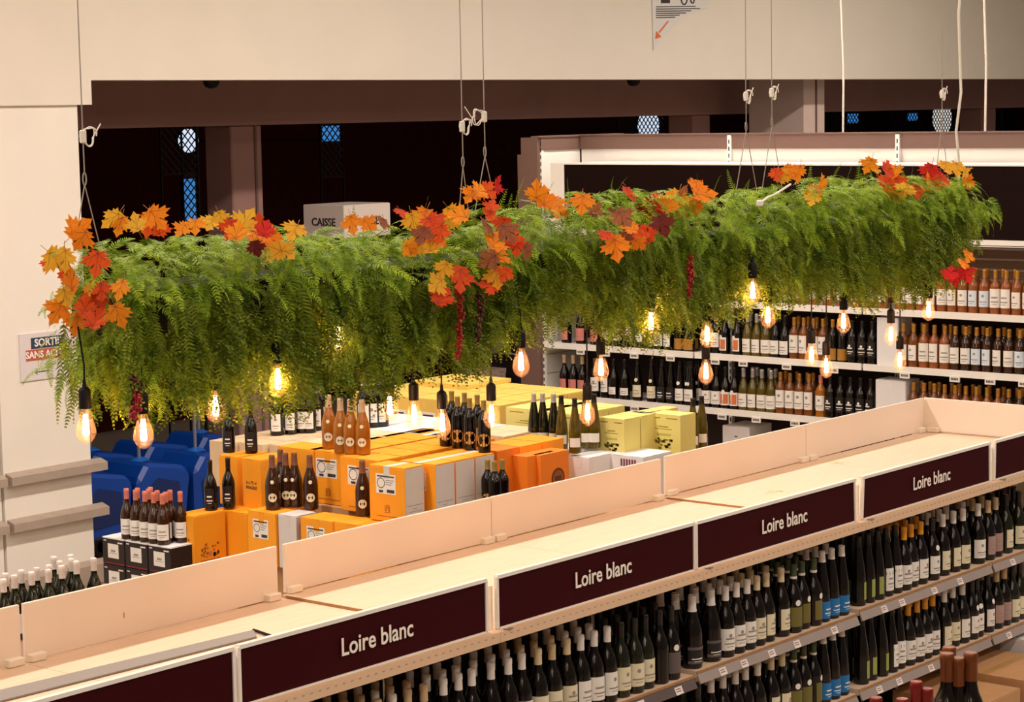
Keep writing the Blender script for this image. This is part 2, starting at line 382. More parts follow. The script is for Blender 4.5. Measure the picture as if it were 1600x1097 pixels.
# ------------------------------------------------------------------ bottles
PROF = {
 'burgundy': ([(.030, 0), (.039, .004), (.0405, .02), (.0405, .145), (.0385, .165), (.033, .186), (.024, .208), (.0178, .224), (.0148, .242), (.0140, .285), (.0152, .290), (.0150, .300)], .31),
 'bordeaux': ([(.030, 0), (.0365, .004), (.0375, .02), (.0375, .185), (.034, .203), (.022, .222), (.0155, .236), (.0138, .250), (.0138, .288), (.0150, .292), (.0148, .300)], .30),
 'flute': ([(.029, 0), (.037, .004), (.038, .02), (.038, .115), (.0355, .15), (.029, .20), (.0205, .25), (.0150, .290), (.0135, .318), (.0150, .323), (.0146, .330)], .33),
 'champagne': ([(.034, 0), (.043, .005), (.044, .02), (.044, .14), (.041, .17), (.031, .205), (.0215, .235), (.0170, .258), (.0160, .300), (.0170, .306), (.0160, .315)], .315),
}
GLASS = {
 'dark': mat('dark_green_glass', srgb(12, 5, 3), .13, spec=.5, coat=.0, bump=.0),
 'green': mat('green_glass', srgb(20, 22, 5), .13, spec=.6, noise=.15, nscale=14),
 'olive': mat('olive_glass', srgb(84, 70, 14), .12, spec=.6, noise=.3, nscale=16),
 'amber': mat('amber_wine_glass', srgb(112, 62, 18), .12, spec=.6, noise=.3, nscale=14),
 'rose': mat('orange_rose_glass', srgb(136, 76, 34), .12, spec=.6, noise=.3, nscale=12),
 'gold': mat('golden_cider_glass', srgb(158, 92, 12), .12, spec=.6, noise=.25, nscale=14),
 'brown': mat('brown_glass', srgb(52, 26, 10), .12, spec=.6, noise=.2, nscale=14),
}
def glass_tr(name, col):
    pass
CAPS = {
 'white': mat('white_capsule', srgb(226, 218, 210), .4, objrand=.05), 'cream': mat('cream_capsule', srgb(216, 196, 158), .45, objrand=.05), 'tan': mat('tan_capsule', srgb(196, 168, 128), .45, objrand=.06),
 'gold': mat('gold_capsule', srgb(196, 142, 58), .3, metal=.5, objrand=.08), 'black': mat('black_capsule', srgb(22, 14, 13), .35), 'mustard': mat('mustard_capsule', srgb(222, 150, 28), .4),
 'green': mat('green_capsule', srgb(62, 72, 40), .4), 'pink': mat('coral_capsule', srgb(206, 120, 100), .4, objrand=.05), 'bronze': mat('bronze_foil', srgb(120, 66, 34), .3, metal=.5),
 'red': mat('dark_red_foil', srgb(120, 26, 20), .3, metal=.3), 'silver': mat('silver_capsule', srgb(190, 190, 190), .3, metal=.5), 'brown': mat('brown_capsule', srgb(124, 80, 60), .4), 'khaki': mat('khaki_capsule', srgb(150, 124, 60), .4)}
LABS = {
 'white': mat('white_paper', srgb(236, 232, 224), .6), 'cream': mat('cream_paper', srgb(226, 218, 186), .6), 'blue': mat('blue_paper', srgb(16, 112, 176), .5), 'olive': mat('olive_paper', srgb(112, 104, 44), .6),
 'grey': mat('grey_paper', srgb(96, 86, 86), .6), 'pinkgrey': mat('mauve_paper', srgb(170, 140, 132), .6), 'lime': mat('lime_paper', srgb(150, 160, 80), .6), 'gold': mat('gold_paper', srgb(180, 128, 52), .4, metal=.3),
 'black': mat('black_paper', srgb(24, 18, 18), .5), 'pink': mat('rose_paper', srgb(206, 122, 110), .6), 'kraft': mat('tan_paper', srgb(206, 152, 78), .6), 'paleblue': mat('pale_blue_paper', srgb(214, 226, 236), .6),
 'floral': mat('orange_print_paper', srgb(206, 110, 60), .6)}
CAPCOL = dict(white='white', cream='cream', tan='tan', gold='gold', black='black', mustard='mustard yellow', green='green', pink='coral pink', bronze='bronze', red='dark red', silver='silver', brown='brown', khaki='khaki')
_cache = {}
def prof_r(shape, z):
    p = PROF[shape][0]
    for (r0, z0), (r1, z1) in zip(p, p[1:]):
        if z0 <= z <= z1: return r0+(r1-r0)*(z-z0)/max(1e-6, z1-z0)
    return p[-1][0]
def curved(b, shape, z0, z1, half, mi, off, cen=0.0, n=7):
    zs = [z0, (z0+z1)/2, z1] if z1-z0 > .05 else [z0, z1]; vs = []; fs = []
    for z in zs:
        r = prof_r(shape, z)+off
        for i in range(n+1):
            a = cen-half+2*half*i/n; vs.append((r*math.sin(a), -r*math.cos(a), z))
    for k in range(len(zs)-1):
        for i in range(n): fs.append((k*(n+1)+i, k*(n+1)+i+1, (k+1)*(n+1)+i+1, (k+1)*(n+1)+i))
    b.add(vs, fs, mi)
def disc_patch(b, shape, z, rad, mi, off, squash=1.0):
    r = prof_r(shape, z)+off; vs = [(0, -r, z)]; n = 12
    for i in range(n):
        a = 2*math.pi*i/n; x = rad*math.cos(a); zz = z+rad*squash*math.sin(a); rr = prof_r(shape, zz)+off
        th = x/rr; vs.append((rr*math.sin(th), -rr*math.cos(th), zz))
    b.add(vs, [(0, 1+i, 1+(i+1) % n) for i in range(n)], mi)
def bottle_meshes(shape, glass, cap, lab):
    k = (shape, glass, cap, lab)
    if k in _cache: return _cache[k]
    prof, H = PROF[shape]; caph = {'burgundy': .062, 'bordeaux': .055, 'flute': .05, 'champagne': .07}[shape]
    b = MB(); b.lathe(prof, 14); parts = [('glass_body', b.mesh('glass_body', GLASS[glass], True))]
    if cap:
        z0 = H-caph; b = MB(); pr = [(prof_r(shape, z0)+.0012, z0)]
        for r, z in prof:
            if z > z0+.004: pr.append((r+.0012, z))
        pr[-1] = (pr[-1][0], H-.003); pr.append((pr[-1][0]*.85, H+.001)); b.lathe(pr, 12)
        if cap == 'green': b.lathe([(prof_r(shape, z0)+.002, z0-.001), (prof_r(shape, z0)+.002, z0+.010)], 12, mi=1)
        parts.append(('capsule', b.mesh('capsule', [CAPS[cap], CAPS['white']], True)))
    style, colr, ink = lab[0], lab[1], lab[2]
    if style != 'none':
        b = MB(); z0, z1, hw = {'std': (.032, .128, 1.1), 'big': (.03, .145, 1.15), 'tall': (.03, .14, .75), 'small': (.04, .095, .9), 'narrow': (.03, .115, .34), 'neckmed': (.035, .125, 1.05), 'oval': (.05, .09, .6),
                    'low': (.018, .098, 1.35), 'round': (.07, .07, .1), 'band': (.02, .10, 1.0), 'side': (.03, .12, .85), 'bigoval': (.045, .1, .6)}[style]
        if shape == 'bordeaux' and style in ('std', 'big'): z0 += .02; z1 += .03
        if style == 'oval': disc_patch(b, shape, .075, .027, 0, .0008, 1.15)
        elif style == 'bigoval': disc_patch(b, shape, .075, .04, 0, .0008, .95)
        elif style == 'round': disc_patch(b, shape, .075, .026, 0, .0008)
        else: curved(b, shape, z0, z1, hw, 0, .0008)
        if style in ('round',): disc_patch(b, shape, .165, .011, 0, .0008)
        if style == 'neckmed': disc_patch(b, shape, .165 if shape != 'bordeaux' else .2, .014, 0, .0012)
        if style == 'side': disc_patch(b, shape, .14, .014, 2, .0016)
        if ink:
            zc = (z0+z1)/2; h = z1-z0
            if style in ('std', 'big', 'neckmed', 'tall', 'low', 'small', 'band'):
                curved(b, shape, z0+h*.28, z0+h*.34, hw*.62, 1, .0013); curved(b, shape, z0+h*.16, z0+h*.19, hw*.4, 1, .0013)
                if ink in ('crest', 'both'): disc_patch(b, shape, z0+h*.68, h*.09, 1, .0013)
                if ink in ('line', 'both'): curved(b, shape, z0+h*.5, z0+h*.58, hw*.5, 1, .0013)
                if ink == 'flowers':
                    curved(b, shape, z0+h*.1, z1-h*.15, hw*.4, 2, .0012, cen=.45); curved(b, shape, z0+h*.1, z1-h*.15, hw*.25, 2, .0012, cen=-.5); disc_patch(b, shape, z1+.004, .014, 0, .0011)
                if ink == 'stripes':
                    curved(b, shape, z0+h*.05, z0+h*.2, hw, 3, .0013); curved(b, shape, z1-h*.2, z1-h*.05, hw, 3, .0013)
            elif style in ('round', 'bigoval'):
                curved(b, shape, .073, .079, .16, 1, .0014)
        inkm = mat('soft_ink', srgb(150, 138, 130), .7) if colr not in ('black', 'blue', 'grey') else LABS['white']
        parts.append(('front_label', b.mesh('front_label', [LABS[colr], inkm, LABS['floral'] if ink == 'flowers' else LABS['white'], LABS['grey']], True)))
    _cache[k] = parts; return parts
def bottle(kind, loc, label, group, rz=0, s=1.0, name='wine_bottle'):
    t = ob(name, None, None, loc, (0, 0, rz)); t.scale = (s, s, s); tag(t, label, 'bottle', group)
    for n, me in bottle_meshes(*kind): ob(n, me, t)
    return t

K = dict(
 tancap=('burgundy', 'dark', 'tan', ('std', 'cream', 'line')), whcap=('burgundy', 'dark', 'white', ('std', 'white', 'line')), crcap=('burgundy', 'dark', 'cream', ('std', 'cream', 'both')),
 whline=('burgundy', 'dark', 'white', ('std', 'white', 'crest')), dkcream=('burgundy', 'green', 'black', ('std', 'cream', 'crest')), dknone=('burgundy', 'dark', 'black', ('none', '', '')),
 dkgrey=('burgundy', 'dark', 'black', ('side', 'grey', '')), whstripe=('champagne', 'dark', 'white', ('band', 'black', 'stripes')), whsketch=('burgundy', 'dark', 'white', ('std', 'white', 'both')),
 greencap=('burgundy', 'dark', 'green', ('side', 'olive', '')), blue=('flute', 'dark', 'white', ('low', 'blue', 'line')), olive=('flute', 'dark', 'black', ('narrow', 'lime', '')),
 dkwhite=('flute', 'dark', 'black', ('tall', 'white', 'line')), must=('burgundy', 'dark', 'mustard', ('std', 'white', 'both')), medal=('burgundy', 'dark', 'black', ('neckmed', 'white', 'crest')),
 dkpink=('burgundy', 'dark', 'tan', ('std', 'pinkgrey', 'line')), whcream=('burgundy', 'dark', 'white', ('std', 'cream', 'crest')))
DESC = dict(tancap='tan-capped dark bottle', whcap='white-capped dark bottle with white label', crcap='cream-capped dark bottle with cream label', whline='white-capped bottle with crest label', dkcream='dark-capped bottle with cream crest label',
 dknone='plain unlabelled dark bottle', dkgrey='dark bottle with grey label', whstripe='white-capped bottle with black striped label', whsketch='white-capped bottle with sketch label', greencap='green-capped bottle with olive label',
 blue='bottle with a bright blue label', olive='olive glass bottle with narrow lime label', dkwhite='slim dark bottle with tall white label', must='mustard-capped bottle with white label', medal='dark bottle with white neck medallion',
 dkpink='bottle with a mauve label', whcream='white-capped bottle with cream label')
REAR = []
def rear_bottle(kind, loc, rz=0): REAR.append((kind, loc, rz))
# ------------------------------------------------------------------ gondola
SZ = 1.69                               # top surface
JX = [-1.33, 0.0, 1.31, 2.645, 3.985, 5.325, 6.64]
BAYW = ['leftmost, cut by the frame', 'with the grey metal strip above', 'second full sign', 'third full sign', 'fourth full sign', 'rightmost, by the end panel']
tops = [1.680, 1.680, 1.692, 1.692, 1.702, 1.702]
sh1 = [1.245, 1.245, 1.245, 1.258, 1.272, 1.272]; sh2 = [.86, .86, .86, .87, .885, .885]
signgap = [(.012, .012, 0, 0), (.012, .032, 0, 0), (.032, .008, 0, 0), (.008, .03, 0, .02), (.03, .03, .025, .012), (.02, .02, .012, 0)]
BY = 1.12
for i in range(6):
    x0, x1 = JX[i], JX[i+1]; w = x1-x0
    t = thing('shelving_bay', 'cream wine gondola bay, %s, bare wooden top' % BAYW[i], 'shelf', (x0, 0, 0))
    b = MB(); g = .0015
    zt = tops[i]; xo = -.045 if i in (1, 2, 3) else -.01
    b.box(g+xo*0, w-g, .02, BY, zt-.018, zt, 0); build('top_board', b, M_wood, t)
    b = MB(); b.box(0, g, .02, BY-.02, zt-.018, zt-.0005); b.box(g, w-g, .0195, .02, zt-.018, zt-.001); build('board_edge', b, M_woodedge, t)
    # perforated nose rail of the top
    b = MB(); b.box(0.001, w-.001, -.045, .02, 1.676, 1.700); b.box(0.001, w-.001, -.045, -.03, 1.66, 1.676); 
    build('nose_rail', b, mat('beech_rail', srgb(222, 190, 158), .5), t)
    b = MB(); n = int(w/.04)
    for k in range(n): b.box(.02+k*.04, .032+k*.04, -.0462, -.045, 1.685, 1.689)
    o = build('rail_perforations', b, mat('rail_hole', srgb(185, 150, 112), .8), t); o['kind'] = 'stuff'
    # sign
    ga, gb, ta, tb = signgap[i]; xa0, xa1 = ga, w-gb; zs0, zs1 = 1.702, 1.90
    sg = MB(); pts = [(xa0, -.012, zs0), (xa1, -.012, zs0), (xa1-tb*.5, -.012, zs1), (xa0+ta*.5, -.012, zs1)]; sg.prism([(p[0], -.004, p[2]) for p in pts], (0, .008, 0))
    o = build('sign_panel', sg, M_sign, t)
    fr = MB(); f = .007
    A, B_, C_, D = pts
    def bar(p, q, hw):
        p = Vector(p); q = Vector(q); d = (q-p).normalized(); nn = Vector((-d.z, 0, d.x))*hw
        fr.prism([p-nn, q-nn, q+nn, p+nn], (0, .014, 0))
    for p, q, hw in ((A, B_, .004), (A, D, .006), (B_, C_, .006)): bar((p[0], -.010, p[2]), (q[0], -.010, q[2]), hw)
    ob('sign_frame', fr.mesh('sign_frame', M_white), o)
    b = MB(); b.box(xa0, xa1, -.012, .010, zs1-.006, zs1+.008); ob('top_rail', b.mesh('top_rail', M_white), o)
    if i >= 1:
        ob('lettering', text_mesh('Loire blanc', .090, M_letter, .0008, .0012, sx=.93), o, (w/2+(.02 if i < 5 else 0), -.0125, 1.800), ROT_FRONT_Y)
    # posts behind the sign ends
    b = MB(); b.box(0.001, .012, .0, .03, 1.70, 1.87); b.box(0.001, .02, .034, .04, 1.72, 1.86); build('sign_bracket', b, M_cream, t)
    if i in (2, 3, 4, 5):
        b = MB(); b.tube([(.06, -.03, 1.702), (.075, -.045, 1.703), (.05, -.05, 1.703), (.035, -.03, 1.703)], .003, 5); build('wire_clip', b, M_steel, t)
    # shelves
    for zz, nm in ((sh1[i], 'shelf'), (sh2[i], 'shelf')):
        b = MB(); b.box(.012, w-.012, 0, .53, zz-.03, zz); s_ = build('shelf', b, M_shelfwood, t)
        e = MB(); e.box(.011, w-.011, -.003, 0.0, zz-.012, zz-.001); ob('board_edge', e.mesh('board_edge', M_woodedge), s_)
        rl = MB(); rl.add([(.012, -.004, zz-.013), (w-.012, -.004, zz-.013), (w-.012, -.022, zz-.052), (.012, -.022, zz-.052), (.012, .0, zz-.013), (w-.012, .0, zz-.013), (w-.012, -.014, zz-.056), (.012, -.014, zz-.056)],
                          [(3, 2, 1, 0), (4, 5, 6, 7), (2, 3, 7, 6), (0, 4, 7, 3), (1, 2, 6, 5)])
        rp = build('price_rail', rl, M_rail if (i <= 2) else M_raillt, t)
        random.seed(i*10+int(zz*10)); x = .1+random.random()*.1
        while x < w-.15:
            tk = MB(); tk.add([(x, -.0075, zz-.020), (x+.052, -.0075, zz-.020), (x+.052, -.0215, zz-.050), (x, -.0215, zz-.050)], [(0, 1, 2, 3)][:0] or [(3, 2, 1, 0)])
            for r_ in (0, 1): tk.add([(x+.006, -.0115-.004*r_, zz-.026-.009*r_), (x+.04, -.0115-.004*r_, zz-.026-.009*r_), (x+.04, -.0135-.004*r_, zz-.030-.009*r_), (x+.006, -.0135-.004*r_, zz-.030-.009*r_)], [(3, 2, 1, 0)], 1)
            o2 = tk.mesh('price_ticket', [M_tag, M_inkred]); ob('price_ticket', o2, rp, (0, -.0012, -.0005)); x += .16+random.random()*.22
    # base, uprights, back panel, far-side shelves
    b = MB(); b.box(0.001, .011, .545, .575, 0, 1.668); build('upright', b, M_cream, t)
    b = MB(); b.box(.02, w-.02, .548, .572, .12, 1.66); build('back_panel', b, mat('dark_back_panel', srgb(40, 20, 16), .8), t)
    b = MB(); b.box(.01, w-.01, .0, 1.12, 0.0, .12); b.box(.01, w-.01, -.02, 1.14, .12, .145); build('base_plinth', b, M_cream, t)
    b = MB(); b.box(.012, w-.012, .60, 1.12, 1.225, 1.255); build('rear_shelf', b, M_shelfwood, t)
    b = MB(); b.box(.012, w-.012, .60, 1.12, .84, .87); build('rear_shelf', b, M_shelfwood, t)
    # upstand board along the back
    gl, gr = (.018, .020) if i in (1, 2, 4) else (.004, .004)
    if i == 0: gl = .004; gr = .01
    if i == 1: gl = .01; gr = .022
    if i == 2: gl = .022; gr = .003
    if i == 3: gl = .003; gr = .02
    if i == 4: gl = .022; gr = .003
    if i == 5: gl = .003; gr = .01
    b = MB(); zb = zt+.004; b.bbox(gl, w-gr, BY, BY+.016, zb, 1.898+(.006 if i >= 4 else 0), .0015); u = build('upstand_board', b, M_upst, t)
    if i == 1: 
        m_ = MB(); m_.poly([(w*.36, BY-.0004, 1.755), (w*.36+.006, BY-.0004, 1.757), (w*.36+.006, BY-.0004, 1.775), (w*.36, BY-.0004, 1.78)]); ob('scuff', m_.mesh('scuff', mat('scuff_grey', srgb(150, 130, 120), .7)), u)
    for cx_ in (gl+.005, w-gr-.075):
        c_ = MB(); c_.bbox(cx_, cx_+.07, BY-.028, BY+.02, zt+.001, zt+.030, .003); build('board_clip', c_, M_cream, t)
# end upstand running towards the viewer at the far right
t = thing('end_upstand', 'pale end board closing the gondola top at its right end', 'panel', (6.65, 0, 1.704))
b = MB(); b.bbox(0, .016, .03, 1.13, 0.004, .200, .0015); build('board', b, M_upst, t)
b = MB(); b.bbox(-.03, .02, 1.02, 1.09, .0, .028, .003); build('board_clip', b, M_cream, t)
b = MB(); b.box(-.008, .006, 1.118, 1.132, .0, .19); build('corner_post', b, M_cream, t)
# gondola end frame below
t = thing('gondola_end_panel', 'cream side panel closing the right end of the wine gondola', 'panel', (6.66, 0, 0))
b = MB(); b.box(0, .02, .0, 1.13, 0, 1.685); build('panel', b, M_cream, t)
b = MB(); b.box(-.005, .025, -.01, 1.14, 1.685, 1.703); build('cap_strip', b, M_wood, t)
# steel strip lying on the top
c4 = [hit(x, y, 2, 1.684) for x, y in ((-60, 1094), (397, 985.5), (401, 996), (-60, 1112))]
t = thing('metal_strip', 'long grey metal strip lying loose on the gondola top at the left', 'strip', (c4[0][0], c4[0][1], 1.682))
b = MB(); q = [tuple(c-c4[0]) for c in c4]; b.prism([(p[0], p[1], .0005) for p in q[::-1]], (0, 0, .006)); build('strip_body', b, M_steel, t)
e0, e1 = hit(396, 983.5, 2, 1.69), hit(424, 993, 2, 1.69)
b = MB(); b.tube([tuple(e0-c4[0]+np.array([0, 0, -.0])), tuple(e1-c4[0])], .006, 8); build('end_rod', b, M_black, t)

# ------------------------------------------------------------------ bottles on the gondola
def gx(x, Y=.05, y=1000): return float(hit(x, y, 1, Y)[0])
row1 = [(500, 'tancap', 3), (560, 'tancap', 3), (690, 'whcap', 4), (790, 'tancap', 2), (838, 'crcap', 3), (905, 'whcap', 2), (943, 'whline', 1), (967, 'dkcream', 3), (1025, 'dknone', 1), (1043, 'dkgrey', 1)]
# explicit front-row placements: (centre image x of bottle, kind)
r1 = [(505, 'tancap'), (522, 'tancap'), (541, 'tancap'), (560, 'tancap'), (580, 'tancap'), (604, 'whcap'), (627, 'tancap'), (652, 'tancap'), (692, 'whcap'), (716, 'whcap'), (742, 'whcap'), (768, 'whcap'), (793, 'whcap'), (816, 'whcap'),
      (840, 'crcap'), (863, 'tancap'), (890, 'crcap'), (908, 'whcap'), (925, 'whcap'), (949, 'whline'), (971, 'dkcream'), (990, 'dkcream'), (1008, 'dkcream'), (1030, 'dknone'), (1048, 'dkgrey'),
      (1083, 'whstripe'), (1113, 'whstripe'), (1134, 'whsketch'), (1152, 'whsketch'), (1166, 'whsketch'), (1183, 'crcap'), (1198, 'crcap'), (1222, 'crcap'), (1241, 'greencap'), (1254, 'greencap'), (1270, 'greencap'),
      (1285, 'blue'), (1299, 'blue'), (1314, 'blue')]
r1b = [(1342, 'olive'), (1356, 'olive'), (1370, 'olive'), (1384, 'dkwhite'), (1398, 'dkwhite'), (1411, 'must'), (1424, 'must'), (1438, 'must'), (1455, 'medal'), (1474, 'whcream'), (1490, 'whcream'), (1503, 'whcream'),
       (1527, 'whline'), (1542, 'dkpink'), (1556, 'dkpink'), (1572, 'dkcream'), (1590, 'dkcream'), (1606, 'dkcream')]
r2 = [(1092, 'dkcream'), (1112, 'whcap'), (1130, 'whcap'), (1148, 'whsketch'), (1165, 'whsketch'), (1183, 'whsketch'), (1206, 'crcap'), (1222, 'crcap'), (1240, 'greencap'), (1254, 'greencap'), (1270, 'greencap'), (1287, 'blue'), (1301, 'blue'), (1317, 'blue')]
r2b = [(1346, 'olive'), (1361, 'olive'), (1376, 'olive'), (1392, 'dkwhite'), (1405, 'dkwhite'), (1418, 'must'), (1431, 'must'), (1444, 'must'), (1457, 'must'), (1474, 'whcream'), (1490, 'whcream'), (1503, 'whline'), (1517, 'medal'), (1530, 'medal'), (1543, 'medal'),
       (1557, 'dkpink'), (1569, 'dkpink'), (1581, 'dkcream'), (1593, 'dkcream'), (1605, 'dkcream')]
def shelf_row(spec, zfun, where, rows, yimg):
    cnt = {}; idx = {}
    allx = [(gx(x, .05, yimg), k) for x, k in spec]
    xs = [a[0] for a in allx]
    # relax spacing to at least one bottle diameter
    for _ in range(200):
        for i in range(len(xs)-1):
            need = .084 if 'champ' not in K[allx[i][1]][0] else .092
            d = xs[i+1]-xs[i]
            if d < need: e = (need-d)/2; xs[i] -= e; xs[i+1] += e
    tot = {}
    for _, k in allx: tot[k] = tot.get(k, 0)+1
    for i, (x, (_, k)) in enumerate(zip(xs, allx)):
        j = [n for n in range(6) if JX[n] <= x < JX[n+1]]
        j = j[0] if j else 5
        if x > 6.58: continue
        x = min(max(x, JX[j]+.055), JX[j+1]-.055)
        idx[k] = idx.get(k, 0)+1
        z = zfun[j]; jit = random.uniform(-.006, .006)
        place = (', %s from left' % ordw(idx[k]-1)) if tot[k] > 1 else ''
        bottle(K[k], (x, .052+jit, z), '%s%s, front of %s' % (DESC[k], place, where), 'wine bottles in front on '+where, random.uniform(-.35, .35)-.12)
        for r in range(1, rows):
            kk = k
            if where.startswith('upper right') and 1400 < spec[i][0] < 1465: kk = 'must'
            rear_bottle(K[kk], (x+random.uniform(-.008, .008), .052+.087*r, z), random.uniform(-.4, .4))
random.seed(3)
shelf_row(r1, sh1, 'upper shelf left half', 3, 1000)
shelf_row(r1b, sh1, 'upper right shelf', 3, 900)
shelf_row(r2, sh2, 'lower shelf left half', 2, 1060)
shelf_row(r2b, sh2, 'lower right shelf', 2, 1000)

# ------------------------------------------------------------------ wine wall (rear shelving unit)
WX = 8.28; WB = 8.78
WY = [5.33, 3.92, 2.505, 1.09, -.32]
levels = [(2.245, 'top'), (1.855, 'middle'), (1.455, 'lower')]
names = ['leftmost wine wall bay below the fern garland', 'second wine wall bay under the black canopy', 'third wine wall bay with amber bottles', 'rightmost wine wall bay with rose bottles']
for i in range(4):
    y1, y0 = WY[i], WY[i+1]; d = y1-y0
    t = thing('wine_shelf_bay', names[i], 'shelf', (WX, y0, 0))
    bx_ = WB-WX
    b = MB(); b.box(bx_, bx_+.03, 0, d, 0, 2.28); build('back_panel', b, mat('dark_back_panel', srgb(40, 20, 16), .8), t)
    b = MB(); b.box(bx_, bx_+.03, 0, d, 2.28, 3.33); build('upper_back_panel', b, M_white, t)
    b = MB(); b.box(bx_-.02, bx_+.06, .004, d-.004, 3.33, 3.435); b.box(bx_-.03, bx_+.07, 0.004, d-.004, 3.435, 3.445, 0); build('top_fascia', b, M_brownf, t)
    b = MB(); b.box(bx_-.035, bx_, -.016, .016, 0, 3.43); u = build('upright', b, M_white, t)
    sl = MB()
    for k in range(60): sl.box(bx_-.036, bx_-.035, -.005, .005, .3+k*.052, .33+k*.052)
    o = ob('slots', sl.mesh('slots', M_ink), u); o['kind'] = 'stuff'
    # canopy
    dc = d-.002 if i else float(hit(882, 300, 0, WX-.02)[1])-y0
    b = MB(); b.box(-.02, .0, 0.002, dc, 2.74, 3.225); build('canopy_board', b, M_blackboard, t)
    if i == 0: b = MB(); b.box(-.022, .09, dc+.001, dc+.012, 2.70, 3.235); b.box(-.024, -.0, dc, dc+.13, 2.70, 3.235); build('canopy_side', b, M_white, t)
    b = MB(); b.box(-.025, bx_-.04, 0.002, dc, 3.225, 3.235); b.box(-.028, -.02, 0.002, d-.002, 2.70, 2.74); b.box(-.028, .10, .002, d-.002, 2.695, 2.705); build('canopy_frame', b, M_white, t)
    # slatted back between canopy and top shelf
    for k in range(6):
        b = MB(); b.box(bx_-.02, bx_-.001, .02, d-.02, 2.30+k*.07, 2.355+k*.07); build('back_slat', b, M_slat, t)
    for z, nm in levels:
        zz = z+(-.0 if i >= 2 else 0)
        b = MB(); b.box(0, bx_-.01, .012, d-.012, zz-.03, zz-.006); s_ = build('shelf', b, M_white, t)
        lip = MB(); lip.box(-.012, .004, .008, d-.008, zz-.042, zz+.004); ob('shelf_lip', lip.mesh('shelf_lip', M_white), s_)
        random.seed(i*7+int(z*10)); y = .15+random.random()*.1
        while y < d-.15 and not (z > 2.2):
            tk = MB(); tk.box(-.02, -.0125, y, y+.075, zz-.075, zz-.035, 0)
            for r_ in range(5): tk.add([(-.0205, y+.064-.011*r_, zz-.063), (-.0205, y+.056-.011*r_, zz-.063), (-.0205, y+.056-.011*r_, zz-.047), (-.0205, y+.064-.011*r_, zz-.047)], [(0, 1, 2, 3)], 1)
            ob('price_ticket', tk.mesh('price_ticket', [M_tag, M_ink]), s_); y += .2+random.random()*.2
    b = MB(); b.box(-.0, bx_, 0.01, d-.01, 0, .16); b.box(-.01, bx_, .008, d-.008, .98, 1.0); build('base', b, M_white, t)
# left wing
t = thing('wine_shelf_end', 'white side wall with brown cap closing the left end of the wine wall', 'shelf', (WX, 5.345, 0))
b = MB(); b.box(0.0, .50, 0, .03, 0, 3.33); build('side_panel', b, M_white, t)
b = MB(); b.box(-.035, 0, .0, .16, 0, 3.43); b.box(-.03, .0, .16, .2, 0, 3.3); build('end_board', b, M_brownf, t)
b = MB(); b.box(0, 1.05, -.01, .05, 3.33, 3.43); b.box(-.035, 1.05, -.02, .06, 3.43, 3.442); build('cap_fascia', b, M_brownf, t)
b = MB(); b.box(-.001, .03, -.014, 0, 0, 3.33); u = build('upright', b, M_white, t)
sl = MB()
for k in range(60): sl.box(-.0015, -.001, -.012, -.002, .3+k*.052, .33+k*.052)
o = ob('slots', sl.mesh('slots', M_ink), u); o['kind'] = 'stuff'
for z in (1.15, 1.60, 1.75): 
    b = MB(); b.box(.02, .48, -.002, 0, z, z+.006); build('panel_joint', b, M_bumper, t)

def wy(x, y=600): return float(hit(x, y, 0, WX+.05)[1])
KW = dict(
 white=('burgundy', 'dark', 'black', ('std', 'white', 'line')), whitebig=('bordeaux', 'dark', 'brown', ('std', 'white', 'both')), goldlab=('bordeaux', 'dark', 'gold', ('low', 'gold', '')), floral=('burgundy', 'dark', 'black', ('std', 'white', 'flowers')),
 clear=('burgundy', 'olive', 'silver', ('std', 'white', 'line')), amber=('bordeaux', 'amber', 'gold', ('big', 'white', 'crest')), darklab=('bordeaux', 'dark', 'black', ('std', 'black', 'both')), pink=('burgundy', 'dark', 'tan', ('std', 'pink', 'crest')),
 small=('burgundy', 'dark', 'black', ('small', 'white', 'line')), medal=('flute', 'dark', 'black', ('neckmed', 'cream', 'line')), black=('flute', 'dark', 'black', ('std', 'black', 'line')), silver=('flute', 'dark', 'black', ('neckmed', 'white', 'line')),
 fig=('burgundy', 'dark', 'black', ('std', 'white', 'crest')), rose=('bordeaux', 'rose', 'gold', ('std', 'white', 'crest')), rose2=('bordeaux', 'rose', 'gold', ('big', 'white', 'line')), roseb=('bordeaux', 'rose', 'gold', ('std', 'paleblue', 'crest')),
 amb2=('bordeaux', 'brown', 'gold', ('std', 'white', 'line')), ambb=('bordeaux', 'brown', 'gold', ('std', 'paleblue', 'crest')), amb3=('bordeaux', 'amber', 'gold', ('std', 'white', 'crest')), orange=('bordeaux', 'gold', 'pink', ('std', 'white', 'crest')))
DW = dict(white='dark bottle with white label', whitebig='dark bottle with square white label', goldlab='dark bottle with gold label', floral='dark bottle with orange floral label', clear='olive green bottle with white label', amber='amber sweet wine bottle with tall white label',
 darklab='dark bottle with black label', pink='dark bottle with pink label', small='dark bottle with small white label', medal='slim bottle with cream label and medallion', black='slim bottle with black label', silver='slim bottle with silver medallion',
 fig='dark bottle with figure label', rose='rose bottle with white crest label', rose2='rose bottle with tall white label', roseb='rose bottle with pale blue label', amb2='brown bottle with white label', ambb='brown bottle with pale blue label', amb3='amber bottle with white label', orange='amber bottle with pink cap')
def seq(*a):
    out = []
    for x0, x1, n, k in a:
        for j in range(n): out.append((x0+(x1-x0)*(j/(max(1, n-1))), k))
    return out
rowA = seq((900, 1080, 8, 'white'), (1096, 1125, 2, 'rose'), (1145, 1230, 5, 'white'), (1250, 1380, 7, 'rose')) + seq((1416, 1430, 2, 'rose'), (1444, 1460, 2, 'rose2'), (1475, 1502, 3, 'rose'), (1518, 1534, 2, 'roseb'), (1550, 1566, 2, 'rose2'), (1583, 1600, 2, 'rose'))
